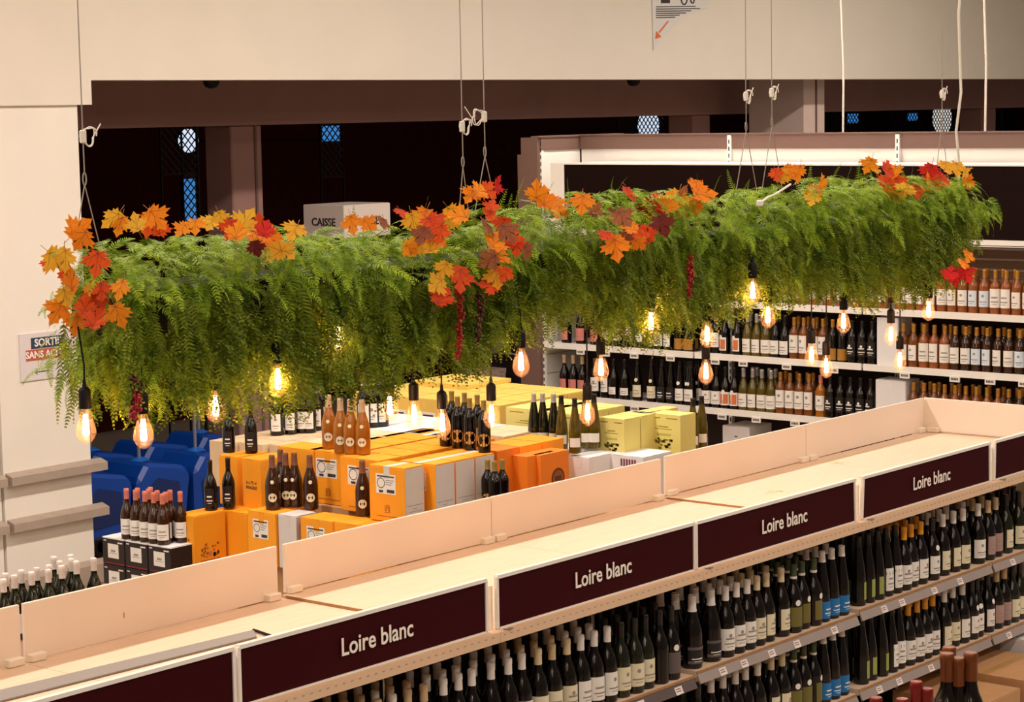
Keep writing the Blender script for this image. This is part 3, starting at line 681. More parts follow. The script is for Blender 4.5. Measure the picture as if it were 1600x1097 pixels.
rowB = seq((885, 930, 3, 'pink'), (948, 1000, 4, 'whitebig'), (1014, 1044, 3, 'white'), (1061, 1088, 3, 'goldlab'), (1104, 1118, 2, 'whitebig'), (1132, 1152, 2, 'floral'), (1172, 1204, 3, 'clear'), (1220, 1232, 2, 'white'), (1243, 1285, 4, 'amber'), (1302, 1316, 2, 'goldlab'), (1330, 1360, 4, 'darklab')) \
    + seq((1420, 1434, 2, 'amb3'), (1447, 1475, 3, 'rose2'), (1490, 1513, 2, 'amb2'), (1527, 1541, 2, 'ambb'), (1556, 1572, 2, 'amb2'), (1588, 1602, 2, 'ambb'))
rowC = seq((882, 910, 3, 'pink'), (930, 946, 2, 'whitebig'), (959, 976, 2, 'small'), (996, 1018, 2, 'medal'), (1034, 1048, 2, 'black'), (1062, 1090, 3, 'silver'), (1104, 1120, 2, 'fig'), (1134, 1150, 2, 'floral'), (1164, 1204, 4, 'clear'), (1217, 1262, 4, 'amber'), (1282, 1282, 1, 'orange'), (1297, 1360, 5, 'darklab')) \
    + seq((1432, 1460, 3, 'amb3'), (1476, 1494, 2, 'rose'), (1508, 1560, 4, 'rose'), (1576, 1602, 3, 'amb2'))
random.seed(5)
for (z, nm), spec, yi in zip(levels, (rowA, rowB, rowC), (470, 540, 620)):
    ys = [wy(x, yi) for x, _ in spec]
    for _ in range(300):
        for i in range(len(ys)-1):
            d = ys[i]-ys[i+1]
            if d < .079: e = (.079-d)/2; ys[i] += e; ys[i+1] -= e
    tot = {}; idx = {}
    for _, k in spec: tot[k] = tot.get(k, 0)+1
    for y, (xi, k) in zip(ys, spec):
        if any(abs(y-v) < .05 for v in WY[1:2]): y += .06
        if y > 5.26: continue
        right = y < 2.28
        idx[k] = idx.get(k, 0)+1
        bottle(KW[k], (WX+.055, y, z-.006), '%s%s on %s rear shelf front' % (DW[k], ', %s from left' % ordw(idx[k]-1) if tot[k] > 1 else '', nm), 'bottles on the %s wine wall shelf' % nm, R(-90)+random.uniform(-.3, .3))
        if right or k in ('amber', 'goldlab', 'clear', 'silver'):
            rear_bottle(KW[k], (WX+.14, y+random.uniform(-.03, .03), z-.006), R(-90))
def merge_rear():
    mats = []; V = []; Fc = []; MI = []
    for kind, loc, rz in REAR:
        c_, s_ = math.cos(rz), math.sin(rz)
        for n_, me in bottle_meshes(*kind):
            o_ = len(V); V += [(loc[0]+v.co.x*c_-v.co.y*s_, loc[1]+v.co.x*s_+v.co.y*c_, loc[2]+v.co.z) for v in me.vertices]
            loc_i = []
            for m_ in me.materials:
                if m_ not in mats: mats.append(m_)
                loc_i.append(mats.index(m_))
            for p_ in me.polygons: Fc.append(tuple(i_+o_ for i_ in p_.vertices)); MI.append(loc_i[p_.material_index])
    me = bpy.data.meshes.new('rear_row_bottles'); me.from_pydata(V, [], Fc)
    for m_ in mats: me.materials.append(m_)
    me.polygons.foreach_set('material_index', MI); me.polygons.foreach_set('use_smooth', [True]*len(Fc)); me.set_sharp_from_angle(angle=R(40)); me.update()
    tag(ob('rear_row_bottles', me), 'wine bottles standing in the rows behind the front bottles on the shelves', 'bottles', kind='stuff')
merge_rear()

# ------------------------------------------------------------------ cartons
C_or = mat('orange_card', srgb(246, 160, 24), .6, noise=.04, nscale=6, objrand=.04)
C_or2 = mat('deep_orange_card', srgb(240, 128, 22), .6, noise=.04, nscale=6)
C_gw = mat('grey_white_card', srgb(214, 208, 204), .6, noise=.03)
C_lem = mat('lemon_card', srgb(226, 212, 124), .6, noise=.03, objrand=.03)
C_yel = mat('pale_yellow_card', srgb(232, 196, 96), .65, noise=.05, objrand=.04)
C_wh = mat('white_card', srgb(228, 226, 226), .6, noise=.03, objrand=.02)
C_cr = mat('cream_card', srgb(224, 196, 158), .65, noise=.04, objrand=.03)
C_bk = mat('black_card', srgb(30, 18, 20), .5, noise=.1)
C_seam = mat('card_seam', srgb(150, 100, 40), .8)
C_seamw = mat('card_seam_grey', srgb(150, 140, 132), .8)
def carton(x0, y1, ztop, dx, dy, h, m, label, group, style='', side=None, topm=None, flap='x', yaw=0):
    t = thing('carton', label, 'box', (x0, y1-dy, ztop-h), group, (0, 0, yaw))
    g = .0025; mats = [m, side or m, topm or m]
    b = MB(); b.bbox(g, dx-g, g, dy-g, 0, h-.004, .003)
    for k, f in enumerate(b.f):
        vs = [b.v[i] for i in f]; ny = all(abs(v[1]-g) < 1e-6 for v in vs); tp = all(v[2] > h-.0075 for v in vs)
        if ny: b.m[k] = 1
        if tp: b.m[k] = 2
    build('box_body', b, mats, t)
    # two top flaps with an open seam
    q = .004
    for a in (0, 1):
        b = MB()
        if flap == 'x': b.box(g+.001, dx-g-.001, g+.001 if a == 0 else dy/2+q/2, dy/2-q/2 if a == 0 else dy-g-.001, h-.004, h)
        else: b.box(g+.001 if a == 0 else dx/2+q/2, dx/2-q/2 if a == 0 else dx-g-.001, g+.001, dy-g-.001, h-.004, h)
        build('top_flap', b, topm or m, t)
    if topm is not None: return t
    tp = MB(); tw = .022
    if flap == 'x': tp.box(-.0005, dx*.999, dy/2-tw, dy/2+tw, h, h+.0006); tp.box(g-.0012, g, dy/2-tw, dy/2+tw, h-.07, h)
    else: tp.box(dx/2-tw, dx/2+tw, 0, dy, h, h+.0006); tp.box(dx/2-tw, dx/2+tw, g-.0012, g, h-.07, h)
    build('tape', tp, {'C': M_tape}.get('C') if m in (M_kraft,) else (topm or side or m), t)
    return t
def printed(t, kind, w, h, face='X'):
    """flat print on the -X face (w = width along Y) or on the -Y face (w = width along X)"""
    def P(u, v, off=.0008): return (-off+.0025, w-u, v) if face == 'X' else (u, -off+.0025, v)
    rot = ROT_FRONT_X if face == 'X' else ROT_FRONT_Y
    def rect(b, u0, v0, u1, v1, mi=0, off=.0008): b.poly([P(u0, v0, off), P(u1, v0, off), P(u1, v1, off), P(u0, v1, off)], mi)
    if kind in ('sticker', 'sticker_crest'):
        b = MB(); u0, u1, v0, v1 = w*.2, w*.74, h*.50, h*.86
        rect(b, u0, v0, u1, v1)
        rect(b, u0+.01, v1-.018, u1-.01, v1-.010, 1, .0014)
        for k in range(3): rect(b, u0+(u1-u0)*.5, v1-.032-k*.012, u1-.012-.01*k, v1-.037-k*.012, 2, .0014)
        rect(b, u0+(u1-u0)*.55, v0+.008, u1-.01, v0+.026, 1, .0014); rect(b, u0+(u1-u0)*.15, v0+.006, u0+(u1-u0)*.36, v0+.02, 1, .0014)
        o = build('shipping_label', b, [M_tag, M_ink, mat('grey_ink', srgb(150, 150, 150), .7)], t)
        c = MB(); cu, cv = u0+(u1-u0)*.26, (v0+v1)/2+.004; n = 16; r = (u1-u0)*.2
        for k in range(n):
            a0, a1 = 2*math.pi*k/n, 2*math.pi*(k+1)/n
            c.poly([P(cu+r*math.cos(a0), cv+r*math.sin(a0), .0016), P(cu+r*math.cos(a1), cv+r*math.sin(a1), .0016), P(cu+r*.86*math.cos(a1), cv+r*.86*math.sin(a1), .0016), P(cu+r*.86*math.cos(a0), cv+r*.86*math.sin(a0), .0016)])
        ob('emblem_ring', c.mesh('emblem_ring', M_ink), o)
    if kind in ('crest', 'sticker_crest'):
        inkm = mat('brown_print', srgb(168, 96, 20), .7)
        b = MB(); cu = w*.5; cv = h*(.22 if kind == 'sticker_crest' else .3); s = .022 if kind == 'sticker_crest' else .03
        rr = random.Random(4)
        for k in range(-2, 3): rect(b, cu+k*s*.4-.002, cv+s*.5, cu+k*s*.4+.002, cv+s*(1.3-.12*abs(k)))
        rect(b, cu-s, cv+s*.25, cu+s, cv+s*.42); rect(b, cu-s*.85, cv-s*.5, cu-s*.3, cv+s*.1); rect(b, cu+s*.3, cv-s*.5, cu+s*.85, cv+s*.1); rect(b, cu-s, cv-s*.85, cu+s, cv-s*.66)
        rect(b, w*.2, cv-s*1.9, w*.8, cv-s*1.7); build('crest_print', b, inkm, t)
    if kind == 'lions':
        b = MB(); rr = random.Random(8)
        for sx in (-1, 1):
            for k in range(14):
                u = w/2+sx*(.018+rr.random()*.05); v = h*.14+rr.random()*.085; a = .004+rr.random()*.006; rect(b, u-a, v-a*.8, u+a, v+a)
        rect(b, w*.2, h*.05, w*.8, h*.085); build('crest_print', b, mat('brown_print', srgb(168, 96, 20), .7), t)
        c = MB(); c.poly([P(w/2+.016*math.cos(a), h*.2+.016*math.sin(a), .0014) for a in np.linspace(0, 6.28, 11)[:-1]]); build('crest_shield', c, LABS['pink'], t)
    if kind == 'fragile':
        ob('lettering', text_mesh('6 x 75 cl', .026, M_ink, .0003, .0006), t, P(w*.5, h*.52, .001), rot); ob('lettering', text_mesh('FRAGILE', .026, M_ink, .0003, .0006), t, P(w*.5, h*.42, .001), rot)
    if kind == 'estate':
        b = MB(); inkm = mat('olive_print', srgb(128, 118, 40), .7); rr = random.Random(3)
        rect(b, w*.35, h*.76, w*.65, h*.775); rect(b, w*.25, h*.72, w*.75, h*.73); rect(b, w*.3, h*.60, w*.72, h*.64, 1)
        for k in range(26):
            u = w*(.25+.5*rr.random()); v = h*(.36+.18*rr.random()); a = .004+rr.random()*.009; rect(b, u-a, v-a*.6, u+a, v+a*.7)
        rect(b, w*.1, h*.92, w*.9, h*.935); rect(b, w*.3, h*.10, w*.7, h*.11)
        build('estate_print', b, [inkm, mat('pale_olive_print', srgb(186, 180, 96), .7)], t)
    if kind == 'smalltext':
        b = MB(); rect(b, w*.12, h*.30, w*.9, h*.312); rect(b, w*.35, h*.24, w*.6, h*.25); rect(b, w*.2, h*.19, w*.85, h*.2); build('text_print', b, mat('grey_ink', srgb(150, 150, 150), .7), t)
    if kind == 'roundel':
        b = MB(); cu, cv = w*.6, h*.50; r = .062
        b.poly([P(cu+r*math.cos(a), cv+r*math.sin(a)) for a in np.linspace(0, 6.28, 25)[:-1]], 0)
        b.poly([P(cu+r*.8*math.cos(a), cv+r*.8*math.sin(a), .0014) for a in np.linspace(0, 6.28, 25)[:-1]], 1)
        rect(b, cu-r*.5, cv-r*.2, cu+r*.5, cv+r*.25, 0, .002); build('roundel_print', b, [mat('brown_roundel', srgb(92, 44, 16), .6), mat('mid_roundel', srgb(150, 80, 24), .6)], t)
    if kind == 'blacklabel':
        b = MB(); rect(b, w*.26, h*.25, w*.74, h*.78); rect(b, w*.08, h*.86, w*.2, h*.9); rect(b, w*.7, h*.82, w*.92, h*.87); rect(b, w*.4, h*.48, w*.6, h*.56, 1, .0014); rect(b, w*.34, h*.42, w*.66, h*.44, 1, .0014)
        build('box_label', b, [M_tag, mat('grey_ink', srgb(150, 150, 150), .7)], t)
        c = MB(); rect(c, w*.1, 0.004, w*.98, .014); build('red_line', c, mat('red_print_dark', srgb(120, 24, 30), .6), t)
    if kind == 'script':
        b = MB(); inkm = mat('violet_print', srgb(120, 60, 90), .7); pts = []
        for k in range(40): pts.append(P(w*.08+w*.4*k/40, h*.60+.012*math.sin(k*1.1)+.008*math.sin(k*2.3), .001))
        b.tube(pts, .0016, 4); pts = [P(w*.5+w*.28*k/30, h*.46+.008*math.sin(k*1.3), .001) for k in range(31)]; b.tube(pts, .0014, 4); build('script_print', b, mat('grey_ink', srgb(150, 150, 150), .7), t)
        b = MB(); rr = random.Random(2)
        for k in range(7): u = w*(.52+.05*k); rect(b, u, h*(.66+.1*rr.random()), u+w*.035, h*.92)
        rect(b, w*.04, h*.1, w*.1, h*.35); build('logo_print', b, inkm, t)
    if kind == 'flag':
        b = MB(); rect(b, w*.12, h*.3, w*.88, h*.7, 0); rect(b, w*.45, h*.36, w*.8, h*.64, 1, .0014); build('sender_label', b, [M_tag, M_ink], t)
def at(px, py, z): p = hit(px, py, 2, z); return float(p[0]), float(p[1])
ZM = 1.70; H6 = .31
# front row: narrow grey-white ends
x, y = at(575, 725.5, ZM)
c = carton(x, y, ZM, .165, .275, H6, C_or, 'orange six-bottle carton standing proud at the front, grey-white end facing right', 'orange cartons with grey ends', side=C_gw); printed(c, 'sticker_crest', .275, H6); printed(c, 'smalltext', .165, H6, 'Y')
x += .19
for k in range(3):
    c = carton(x+k*.172, y-.055, ZM, .17, .275, H6, C_or, 'orange carton with grey-white end, %s behind the one standing proud' % ordw(k), 'orange cartons with grey ends', side=C_gw); printed(c, 'smalltext', .17, H6, 'Y')
    if k == 0: printed(c, 'sticker_crest', .275, H6)
YB = y
# second and third ranks to the left
for j, (px, py) in enumerate(((530, 713), (481, 702))):
    x2, y2 = at(px, py, ZM); dy = .31
    c = carton(x2, y2, ZM, .2, dy, H6, C_or, 'orange carton with white shipping label, %s' % ('behind the proud front carton' if j == 0 else 'second to the left of the proud carton'), 'labelled orange cartons'); printed(c, 'sticker_crest', dy, H6)
    for k in range(1, 5):
        carton(x2+.205*k, y2, ZM, .2, dy, H6, C_or, 'orange carton top in the mass behind, row %s, %s back' % ('nearer' if j == 0 else 'further left', ordw(k)), 'orange cartons massed on the display', flap='x')
x3, y3 = at(433, 697, ZM); 
c = carton(x3, y3, ZM, .2, .30, H6, C_or, 'orange carton behind the four cider-style bottles', 'labelled orange cartons'); 
for k in range(1, 4): carton(x3+.205*k, y3, ZM, .2, .30, H6, C_cr, 'cream topped carton left in the mass, %s back' % ordw(k), 'cream cartons')
# back orange + cream rows
for r in range(2):
    for k in range(3):
        carton(4.65+.21*k, 3.02+.02-.0*r-(r*.0)+r*.0 if r == 0 else 3.02, ZM, .205, .27, H6, C_or2 if (k+r) % 3 == 0 else C_or, 'orange carton near the six dark bottles, %s' % ordw(k), 'orange cartons massed on the display') if r == 0 else None
# pale tops field
n = 0
for r in range(4):
    for k in range(4):
        xx = 4.90+.205*k; yy = 3.40+.31*r
        if r <= 0 and k < 1: continue
        if xx > 5.32: continue
        carton(xx, yy+.0, ZM-.0, .205, .305, H6, C_wh if r >= 1 else C_cr, 'pale %s carton in the flat field of box tops, rank %s, %s along' % ('white' if r >= 1 else 'cream', ordw(r), ordw(k)), 'pale carton tops behind the bulbs'); n += 1
# deep orange right-hand cartons
x, y = at(757, 708, ZM-.02)
c = carton(x+.12, y-.02, ZM-.04, .26, .20, H6, C_or2, 'deep orange carton with dark roundel, below the dark bottles', 'deep orange cartons'); printed(c, 'roundel', .26, H6, 'Y')
x, y = at(808, 708, 1.66)
c = carton(x, y, 1.66, .27, .175, H6, C_or2, 'deep orange carton nearest the pale upstand, dark roundel on its face', 'deep orange cartons'); printed(c, 'roundel', .27, H6, 'Y')
# lower tier in front (tops at about 1.385)
ZL = 1.385
lo = [(385, 797, .17, .235, C_or, 'sticker_crest', 'orange labelled carton, low tier, left of the grey one'), (433, 803, .17, .15, C_gw, '', 'grey-white carton end in the low tier beside the gap'), (468, 808, .2, .26, C_or, 'sticker', 'orange labelled carton, low tier, under the four brown bottles'), (520, 815, .2, .3, C_or, '', 'orange carton, low tier, at the foot of the proud carton')]
for px, py, dx, dy, m_, st, lb in lo:
    x, y = at(px, py, ZL); c = carton(x, y, ZL, dx, dy, H6, m_, lb, 'low tier cartons')
    if st: printed(c, st, dy, H6)
for k in range(3):
    x, y = at(400+45*k, 790, ZL); carton(x+.2, y-.02*k, ZL, .2, .26, H6, C_or, 'orange carton top beneath the brown bottles, %s from the left' % ordw(k), 'low tier cartons')
# left orange stacks
x, y = at(340.5, 711, 1.53)
c = carton(x, y, 1.53, .27, .17, H6, C_or, 'tall-standing orange carton at the back left, top of its stack, corner to the right', 'fragile orange cartons')
x, y = at(374.5, 716, 1.53)
c2 = carton(x+.01, y, 1.53, .27, .17, H6, C_or, 'orange carton marked FRAGILE in the upper left stack', 'fragile orange cartons'); printed(c2, 'fragile', .17, H6)
x, y = at(272.5, 803, 1.235)
c = carton(x, y, 1.235, .27, .165, H6, C_or, 'leftmost orange carton marked FRAGILE with a lion crest', 'fragile orange cartons'); printed(c, 'fragile', .165, H6); printed(c, 'lions', .27, H6, 'Y')
XL, YL = x, y
for k, lb in ((0, 'orange carton hidden behind the single dark bottle'), (1, 'orange carton beside the single dark bottle')):
    carton(XL+.29+.2*k, YL-.03, 1.225, .19, .3, H6, C_or, lb, 'left low orange cartons')
ZC = 1.45
x, y = at(326, 688, ZC)
XC, YC = x, y
for r in range(4):
    for k in range(5): carton(x+.05*r+.215*k, y-.238*r, ZC, .21, .235, .31, C_cr, 'cream carton in the low cream field, %s from the left, %s deep' % (ordw(r), ordw(k)), 'cream cartons')
# yellow stack at the back
x0, y0 = 6.15, 4.0
for r in range(5):
    for k in range(4):
        fr = k == 0 or r == 0
        c = carton(x0+.245*k, y0+.27*(r+1), ZM, .24, .265, .30, C_yel, 'pale yellow carton in the far stack, rank %s from the front, %s deep' % (ordw(r), ordw(k)), 'yellow cartons in the far stack')
        if k == 0: printed(c, 'flag', .265, .3)
for r in range(4):
    c = carton(x0+.3, y0+.4+.27*(r+1)-.27, ZM+.0, .01, .01, .001, C_yel, 'x', 'x') if False else None
for r in range(2):
    for k in range(2): carton(x0+.52+.25*k, 5.0+.27*r, ZM+.03, .24, .265, .03, C_yel, 'flat yellow carton lying on the far stack, %s' % ['front left', 'front right', 'back left', 'back right'][r*2+k], 'flat yellow cartons on top')
# lemon cartons
ZE = 1.78
for px, py, dx, dy, lb in ((789, 636, .17, .34, 'lemon carton left of the slim bottles with an estate print'), (833, 642, .17, .33, 'lemon carton hidden behind the slim bottles'), (934, 652, .17, .20, 'lemon carton just right of the low hanging bulb'), (985, 644, .17, .12, 'narrow slice of a lemon carton between its neighbours'), (1009, 645, .17, .26, 'rightmost lemon carton with an estate print')):
    x, y = at(px, py, ZE); c = carton(x, y, ZE, dx, dy, .33, C_lem, lb, 'lemon yellow cartons'); printed(c, 'estate', dy, .33)
    for k in ((1, 2) if px < 900 else (1,) if px < 1000 else ()):
        carton(x+.175*k, y, ZE, dx, dy, .33, C_lem, lb.replace('lemon carton', 'lemon carton top %s behind the' % ('directly' if k == 1 else 'second'))[:95], 'lemon yellow cartons, back ranks')
# white cartons at right
x, y = at(922, 706, 1.58)
c = carton(x, y, 1.58, .3, .40, .26, C_wh, 'wide white carton with violet script print, beside the upstand', 'white cartons'); printed(c, 'script', .40, .26)
x, y = at(887, 712, 1.585)
c = carton(x, y, 1.585, .25, .16, .28, C_wh, 'narrow white carton under the slim green bottles', 'white cartons'); printed(c, 'smalltext', .16, .28)
x, y = at(830, 702, 1.60)
carton(x+.1, y+.02, 1.60, .3, .28, .28, C_wh, 'white carton behind, under the slim bottles with clear tops', 'white cartons')
# black cartons
ZK = 1.07
xk, yk = at(158.5, 838, ZK)
for tier in range(2):
    for k in range(3):
        c = carton(xk, yk-.212*k, ZK-.17*tier, .2, .209, .168, C_bk, 'black carton with white label, %s tier, %s from the left' % ('upper' if tier == 0 else 'lower', ordw(k)), 'black cartons under the coral-capped bottles', topm=C_wh if tier == 0 else C_bk); printed(c, 'blacklabel', .209, .168)
# hidden supports (pallets) under everything
def plinth(x0, x1, y0, y1, z1, label):
    t = thing('display_plinth', label, 'plinth', (x0, y0, 0)); w, d = x1-x0, y1-y0
    b = MB(); b.bbox(0, w, 0, d, .14, z1, .004); build('card_shell', b, M_kraft, t)
    b = MB()
    for k in range(3): b.box(0, w, k*(d-.1)/2, k*(d-.1)/2+.1, 0, .12)
    b.box(0, w, 0, d, .12, .14); build('pallet', b, M_shelfwood, t)
plinth(4.08, 5.52, 2.77, 3.95, 1.388, 'brown card plinth under the main orange carton display')
plinth(5.11, 5.52, 3.96, 4.28, 1.388, 'brown card plinth under the pale field of cartons')
plinth(XC+.2, XC+1.05, YC-.93, YC-.01, ZC-.312, 'brown card plinth under the cream cartons')
plinth(6.15, 7.12, 4.0, 5.35, 1.398, 'brown card plinth under the far yellow stack')
plinth(5.78, 6.14, 2.4, 3.9, 1.44, 'brown card plinth under the lemon cartons')
plinth(3.80, 4.06, 3.05, 3.85, 1.07, 'brown card plinth under the low tier cartons')
plinth(4.02, 4.75, 4.35, 4.80, .91, 'brown card plinth under the left orange stacks')
plinth(3.80, 3.97, 4.62, 5.20, .728, 'brown card plinth under the black cartons')

# ------------------------------------------------------------------ display bottles
def put(px, py, z): p = hit(px, py, 2, z); return (float(p[0]), float(p[1]), z)
KD = dict(cider=('champagne', 'gold', 'tan', ('round', 'cream', 'x')), brown=('champagne', 'brown', 'brown', ('round', 'cream', 'x')), black=('burgundy', 'dark', 'black', ('tall', 'black', 'line')), coral=('burgundy', 'brown', 'pink', ('std', 'white', 'line')),
          oval=('bordeaux', 'dark', 'khaki', ('bigoval', 'kraft', '')), hock=('flute', 'olive', 'black', ('small', 'white', '')), hockd=('flute', 'green', 'silver', ('small', 'cream', '')), wcap=('burgundy', 'green', 'white', ('std', 'white', 'line')), bigdark=('champagne', 'dark', 'green', ('tall', 'white', 'crest')))
RZ = R(-55)
for k, px in enumerate((515, 533.5, 549, 567.5)): bottle(KD['cider'], put(px, 707+[-6, 0, 2, 3][k], ZM), 'golden bottle with round cream label on orange cartons, %s from the left' % ordw(k), 'golden bottles on the orange cartons', RZ)
for k, (px, py) in enumerate(((427, 796), (448, 792), (462, 792), (486, 796), (568, 806), (440, 786))): bottle(KD['brown'], put(px, py, ZL), 'brown bottle with round cream label on the low tier, %s' % ['leftmost', 'second', 'third', 'fourth', 'alone by the proud carton', 'half hidden behind the first'][k], 'brown bottles on the low tier', RZ+random.uniform(-.3, .3))
for k, (px, py, z) in enumerate(((330, 797, 1.235), (358, 793, 1.235), (372, 858, .925), (358, 707, 1.53), (393, 708, 1.53))):
    bottle(KD['black'], put(px, py, z), ['black bottle at the left on the lion-crest carton', 'black bottle beside it on the lion-crest carton', 'single black bottle low down behind the upstand board', 'black bottle on the upper left orange stack, half behind ferns', 'black bottle at the right on the upper left orange stack'][k], 'black bottles with black labels', RZ)
ck = [(196, 835), (218, 838), (235, 843), (250, 846), (264, 848), (208, 828), (206, 824), (216, 832), (242, 830), (258, 834), (262, 828), (275, 830)]
for k, (dx, dy) in enumerate([(.05, 0), (.05, .085), (.05, .17), (.05, .25), (.05, .33), (.10, .045), (.115, .13), (.11, .215), (.10, .30), (.165, .09), (.165, .27), (.165, .36)]):
    bottle(KD['coral'], (xk+dx, yk-.19-dy, ZK), 'dark olive bottle with coral cap on black cartons, %s row, %s from left' % (('front', 'middle', 'back')[0 if k < 5 else 1 if k < 9 else 2], ordw(k if k < 5 else k-5 if k < 9 else k-9)), 'coral-capped bottles', RZ)
for k, (px, py) in enumerate(((697, 697), (716, 700), (735, 703), (757, 707), (707, 690), (727, 693), (747, 697))): bottle(KD['oval'], put(px, py, ZM), 'dark bottle with tan oval label on the cartons, %s row, %s from left' % ('front' if k < 4 else 'back', ordw(k if k < 4 else k-4)), 'dark bottles with oval labels', RZ)
for k, (px, py) in enumerate(((763, 800), (774, 803), (786, 800), (770, 792))): bottle(KD['oval'], put(px, py, ZL), 'dark bottle deep beside the grey carton ends, %s' % ['left', 'middle', 'right', 'back'][k], 'dark bottles in the low gap', RZ)
for k, (px, py, kk) in enumerate(((835, 699, 'hockd'), (849, 699, 'hockd'), (866, 700, 'hockd'), (878, 703, 'hock'), (899, 708, 'hock'), (915, 700, 'hock'), (929, 700, 'hock'))):
    bottle(KD[kk], put(px, py, 1.60), 'slim hock bottle on white cartons, %s from the left' % ordw(k), 'slim hock bottles', RZ)
plinth(5.2, 5.77, 2.3, 2.7, 1.3, 'brown card plinth under the white cartons')
for k, (px, py) in enumerate(((1083, 704), (1097, 700))): bottle(KD['hock'], put(px, py, 1.5), 'slim green bottle right of the lemon cartons, %s' % ['left', 'right'][k], 'slim bottles by the lemon cartons', RZ)
plinth(6.15, 6.9, 2.05, 2.6, 1.5, 'narrow brown card plinth behind the upstand')
for k, (px, py) in enumerate(((433, 680), (455, 678), (472, 676), (484, 676), (496, 672), (502, 668))): bottle(KD['bigdark'], put(px, py, ZC), 'tall dark bottle with white label behind the garland tips, %s from the left' % ordw(k), 'tall dark bottles at the back', RZ, 1.08)
for k, (px, py) in enumerate(((570, 668), (583, 667), (596, 666))): bottle(KD['bigdark'], put(px, py, ZM), 'dark bottle standing behind the golden bottles, %s' % ['left', 'middle', 'right'][k], 'dark bottles behind the golden ones', RZ, 1.08)
# white capped bottles bottom left
zc = 1.17
wc = [(5, 905), (8, 896), (22, 899), (33, 891), (49, 894), (57, 887), (75, 890), (76, 883), (84, 870), (96, 884), (93, 877), (110, 867), (111, 873), (119, 877), (146, 872)]
t = thing('rear_display_table', 'low white counter behind the upstand under the white-capped bottles', 'table', (1.0, 2.6, 0))
b = MB(); b.bbox(0, 1.6, -.5, 1.2, zc-.04, zc, .004); build('tabletop', b, M_slat, t)
for lx, ly in ((.05, -.45), (1.5, -.45), (.05, 1.1), (1.5, 1.1)):
    b = MB(); b.box(lx, lx+.05, ly, ly+.05, 0, zc-.04); build('leg', b, M_white, t)
used = []
for k, (px, py) in enumerate(wc):
    p = put(px, py, zc+.31)
    bottle(KD['wcap'], (p[0], p[1], zc), 'white-capped olive bottle at the bottom left, %s from the left' % ordw(k), 'white-capped bottles behind the upstand', RZ)

# ------------------------------------------------------------------ bottom right: kraft cartons and near bottles
def kraft(x, y0, z0, dx, dy, h, label, m=M_kraft):
    t = carton(x, y0+dy, z0+h, dx, dy, h, m, label, 'cartons on the bottom shelf', flap='x'); return t
xk0 = [4.52, 5.065, 5.60]
c = kraft(4.62, -.32, .145, .42, .5, .57, 'tall kraft carton behind the bronze-capped bottles'); 
c = kraft(5.07, -.34, .145, .50, .5, .60, 'kraft carton with tape band at the bottom right'); ob('lettering', text_mesh('80 WG', .03, M_ink, .0003), c, (.13, .001, .42), ROT_FRONT_Y)
c = kraft(5.62, -.40, .145, .45, .5, .66, 'white and navy carton at the right edge under the lower shelf', C_wh)
b = MB(); b.box(0, .45, .0, .003, 0, .32); build('navy_panel', b, mat('navy_card', srgb(58, 60, 84), .6), c, loc=(0, -.0015, 0))
c = kraft(5.25, .20, .145, .60, .3, .67, 'pale carton printed DOUGNIER at the back under the lower shelf', C_cr); ob('lettering', text_mesh('BOUGNIER', .06, M_ink, .0003, .001), c, (.3, .001, .58), ROT_FRONT_Y); c['label'] = 'pale carton printed BOUGNIER at the back under the lower shelf'
# open white carton with flaps
t = thing('open_carton', 'opened white carton with folded-out flaps under the lower shelf', 'box', (3.75, -.30, .145))
b = MB(); b.box(0, .004, 0, .45, 0, .50); b.box(.70, .704, 0, .45, 0, .50); b.box(0, .704, 0, .004, 0, .50); b.box(0, .704, .446, .45, 0, .50); b.box(0, .704, 0, .45, 0, .004); build('box_body', b, C_gw, t)
for sg, nm in ((0, 1), (1, 1)):
    b = MB()
    if sg == 0: b.add([(0, 0, .50), (.704, 0, .50), (.69, -.14, .55), (.02, -.16, .545), (0, 0, .503), (.704, 0, .503), (.69, -.14, .553), (.02, -.16, .548)], [(0, 1, 2, 3), (7, 6, 5, 4), (0, 3, 7, 4), (1, 5, 6, 2), (3, 2, 6, 7)])
    else: b.add([(0.02, 0.01, .495), (.69, .01, .495), (.69, .23, .515), (.02, .21, .51), (0.02, 0.01, .498), (.69, .01, .498), (.69, .23, .518), (.02, .21, .513)], [(3, 2, 1, 0), (4, 5, 6, 7), (0, 4, 7, 3), (1, 2, 6, 5), (3, 7, 6, 2)])
    build('flap', b, C_gw, t)
# near island with magnums
def near(px, py, Z):
    d = MR.T @ np.array([(px-CX)/F, -(py-CY)/F, 1.0]); return CAM+d*Z
KM = dict(bronze=('burgundy', 'dark', 'bronze', ('std', 'white', 'line')), red=('burgundy', 'dark', 'red', ('std', 'cream', 'line')))
mz = []
for k, (px, py) in enumerate(((1480, 1021), (1497, 1028), (1517, 1020), (1483, 1011))):
    p = near(px, py, 6.9+(.12 if k == 3 else 0)); mz.append(p)
zb = mz[0][2]-.31*1.42
for k, p in enumerate(mz):
    bottle(KM['bronze'], (float(p[0]), float(p[1]), float(p[2])-.31*1.42), 'big dark bottle with bronze foil cap at the bottom edge, %s' % ['left', 'front middle', 'right', 'rearmost'][k], 'bronze-capped magnums', R(-40), 1.42, 'magnum_bottle')
rz_ = []
for k, (px, py) in enumerate(((1432, 1065), (1448, 1076), (1369, 1090), (1410, 1092))):
    p = near(px, py, 6.7); rz_.append(p)
    bottle(KM['red'], (float(p[0]), float(p[1]), float(p[2])-.31*1.25), 'dark bottle with red foil cap at the bottom edge, %s' % ['tallest by the bronze caps', 'right of the tallest', 'leftmost', 'second from left'][k], 'red-capped bottles', R(-40), 1.25, 'magnum_bottle')
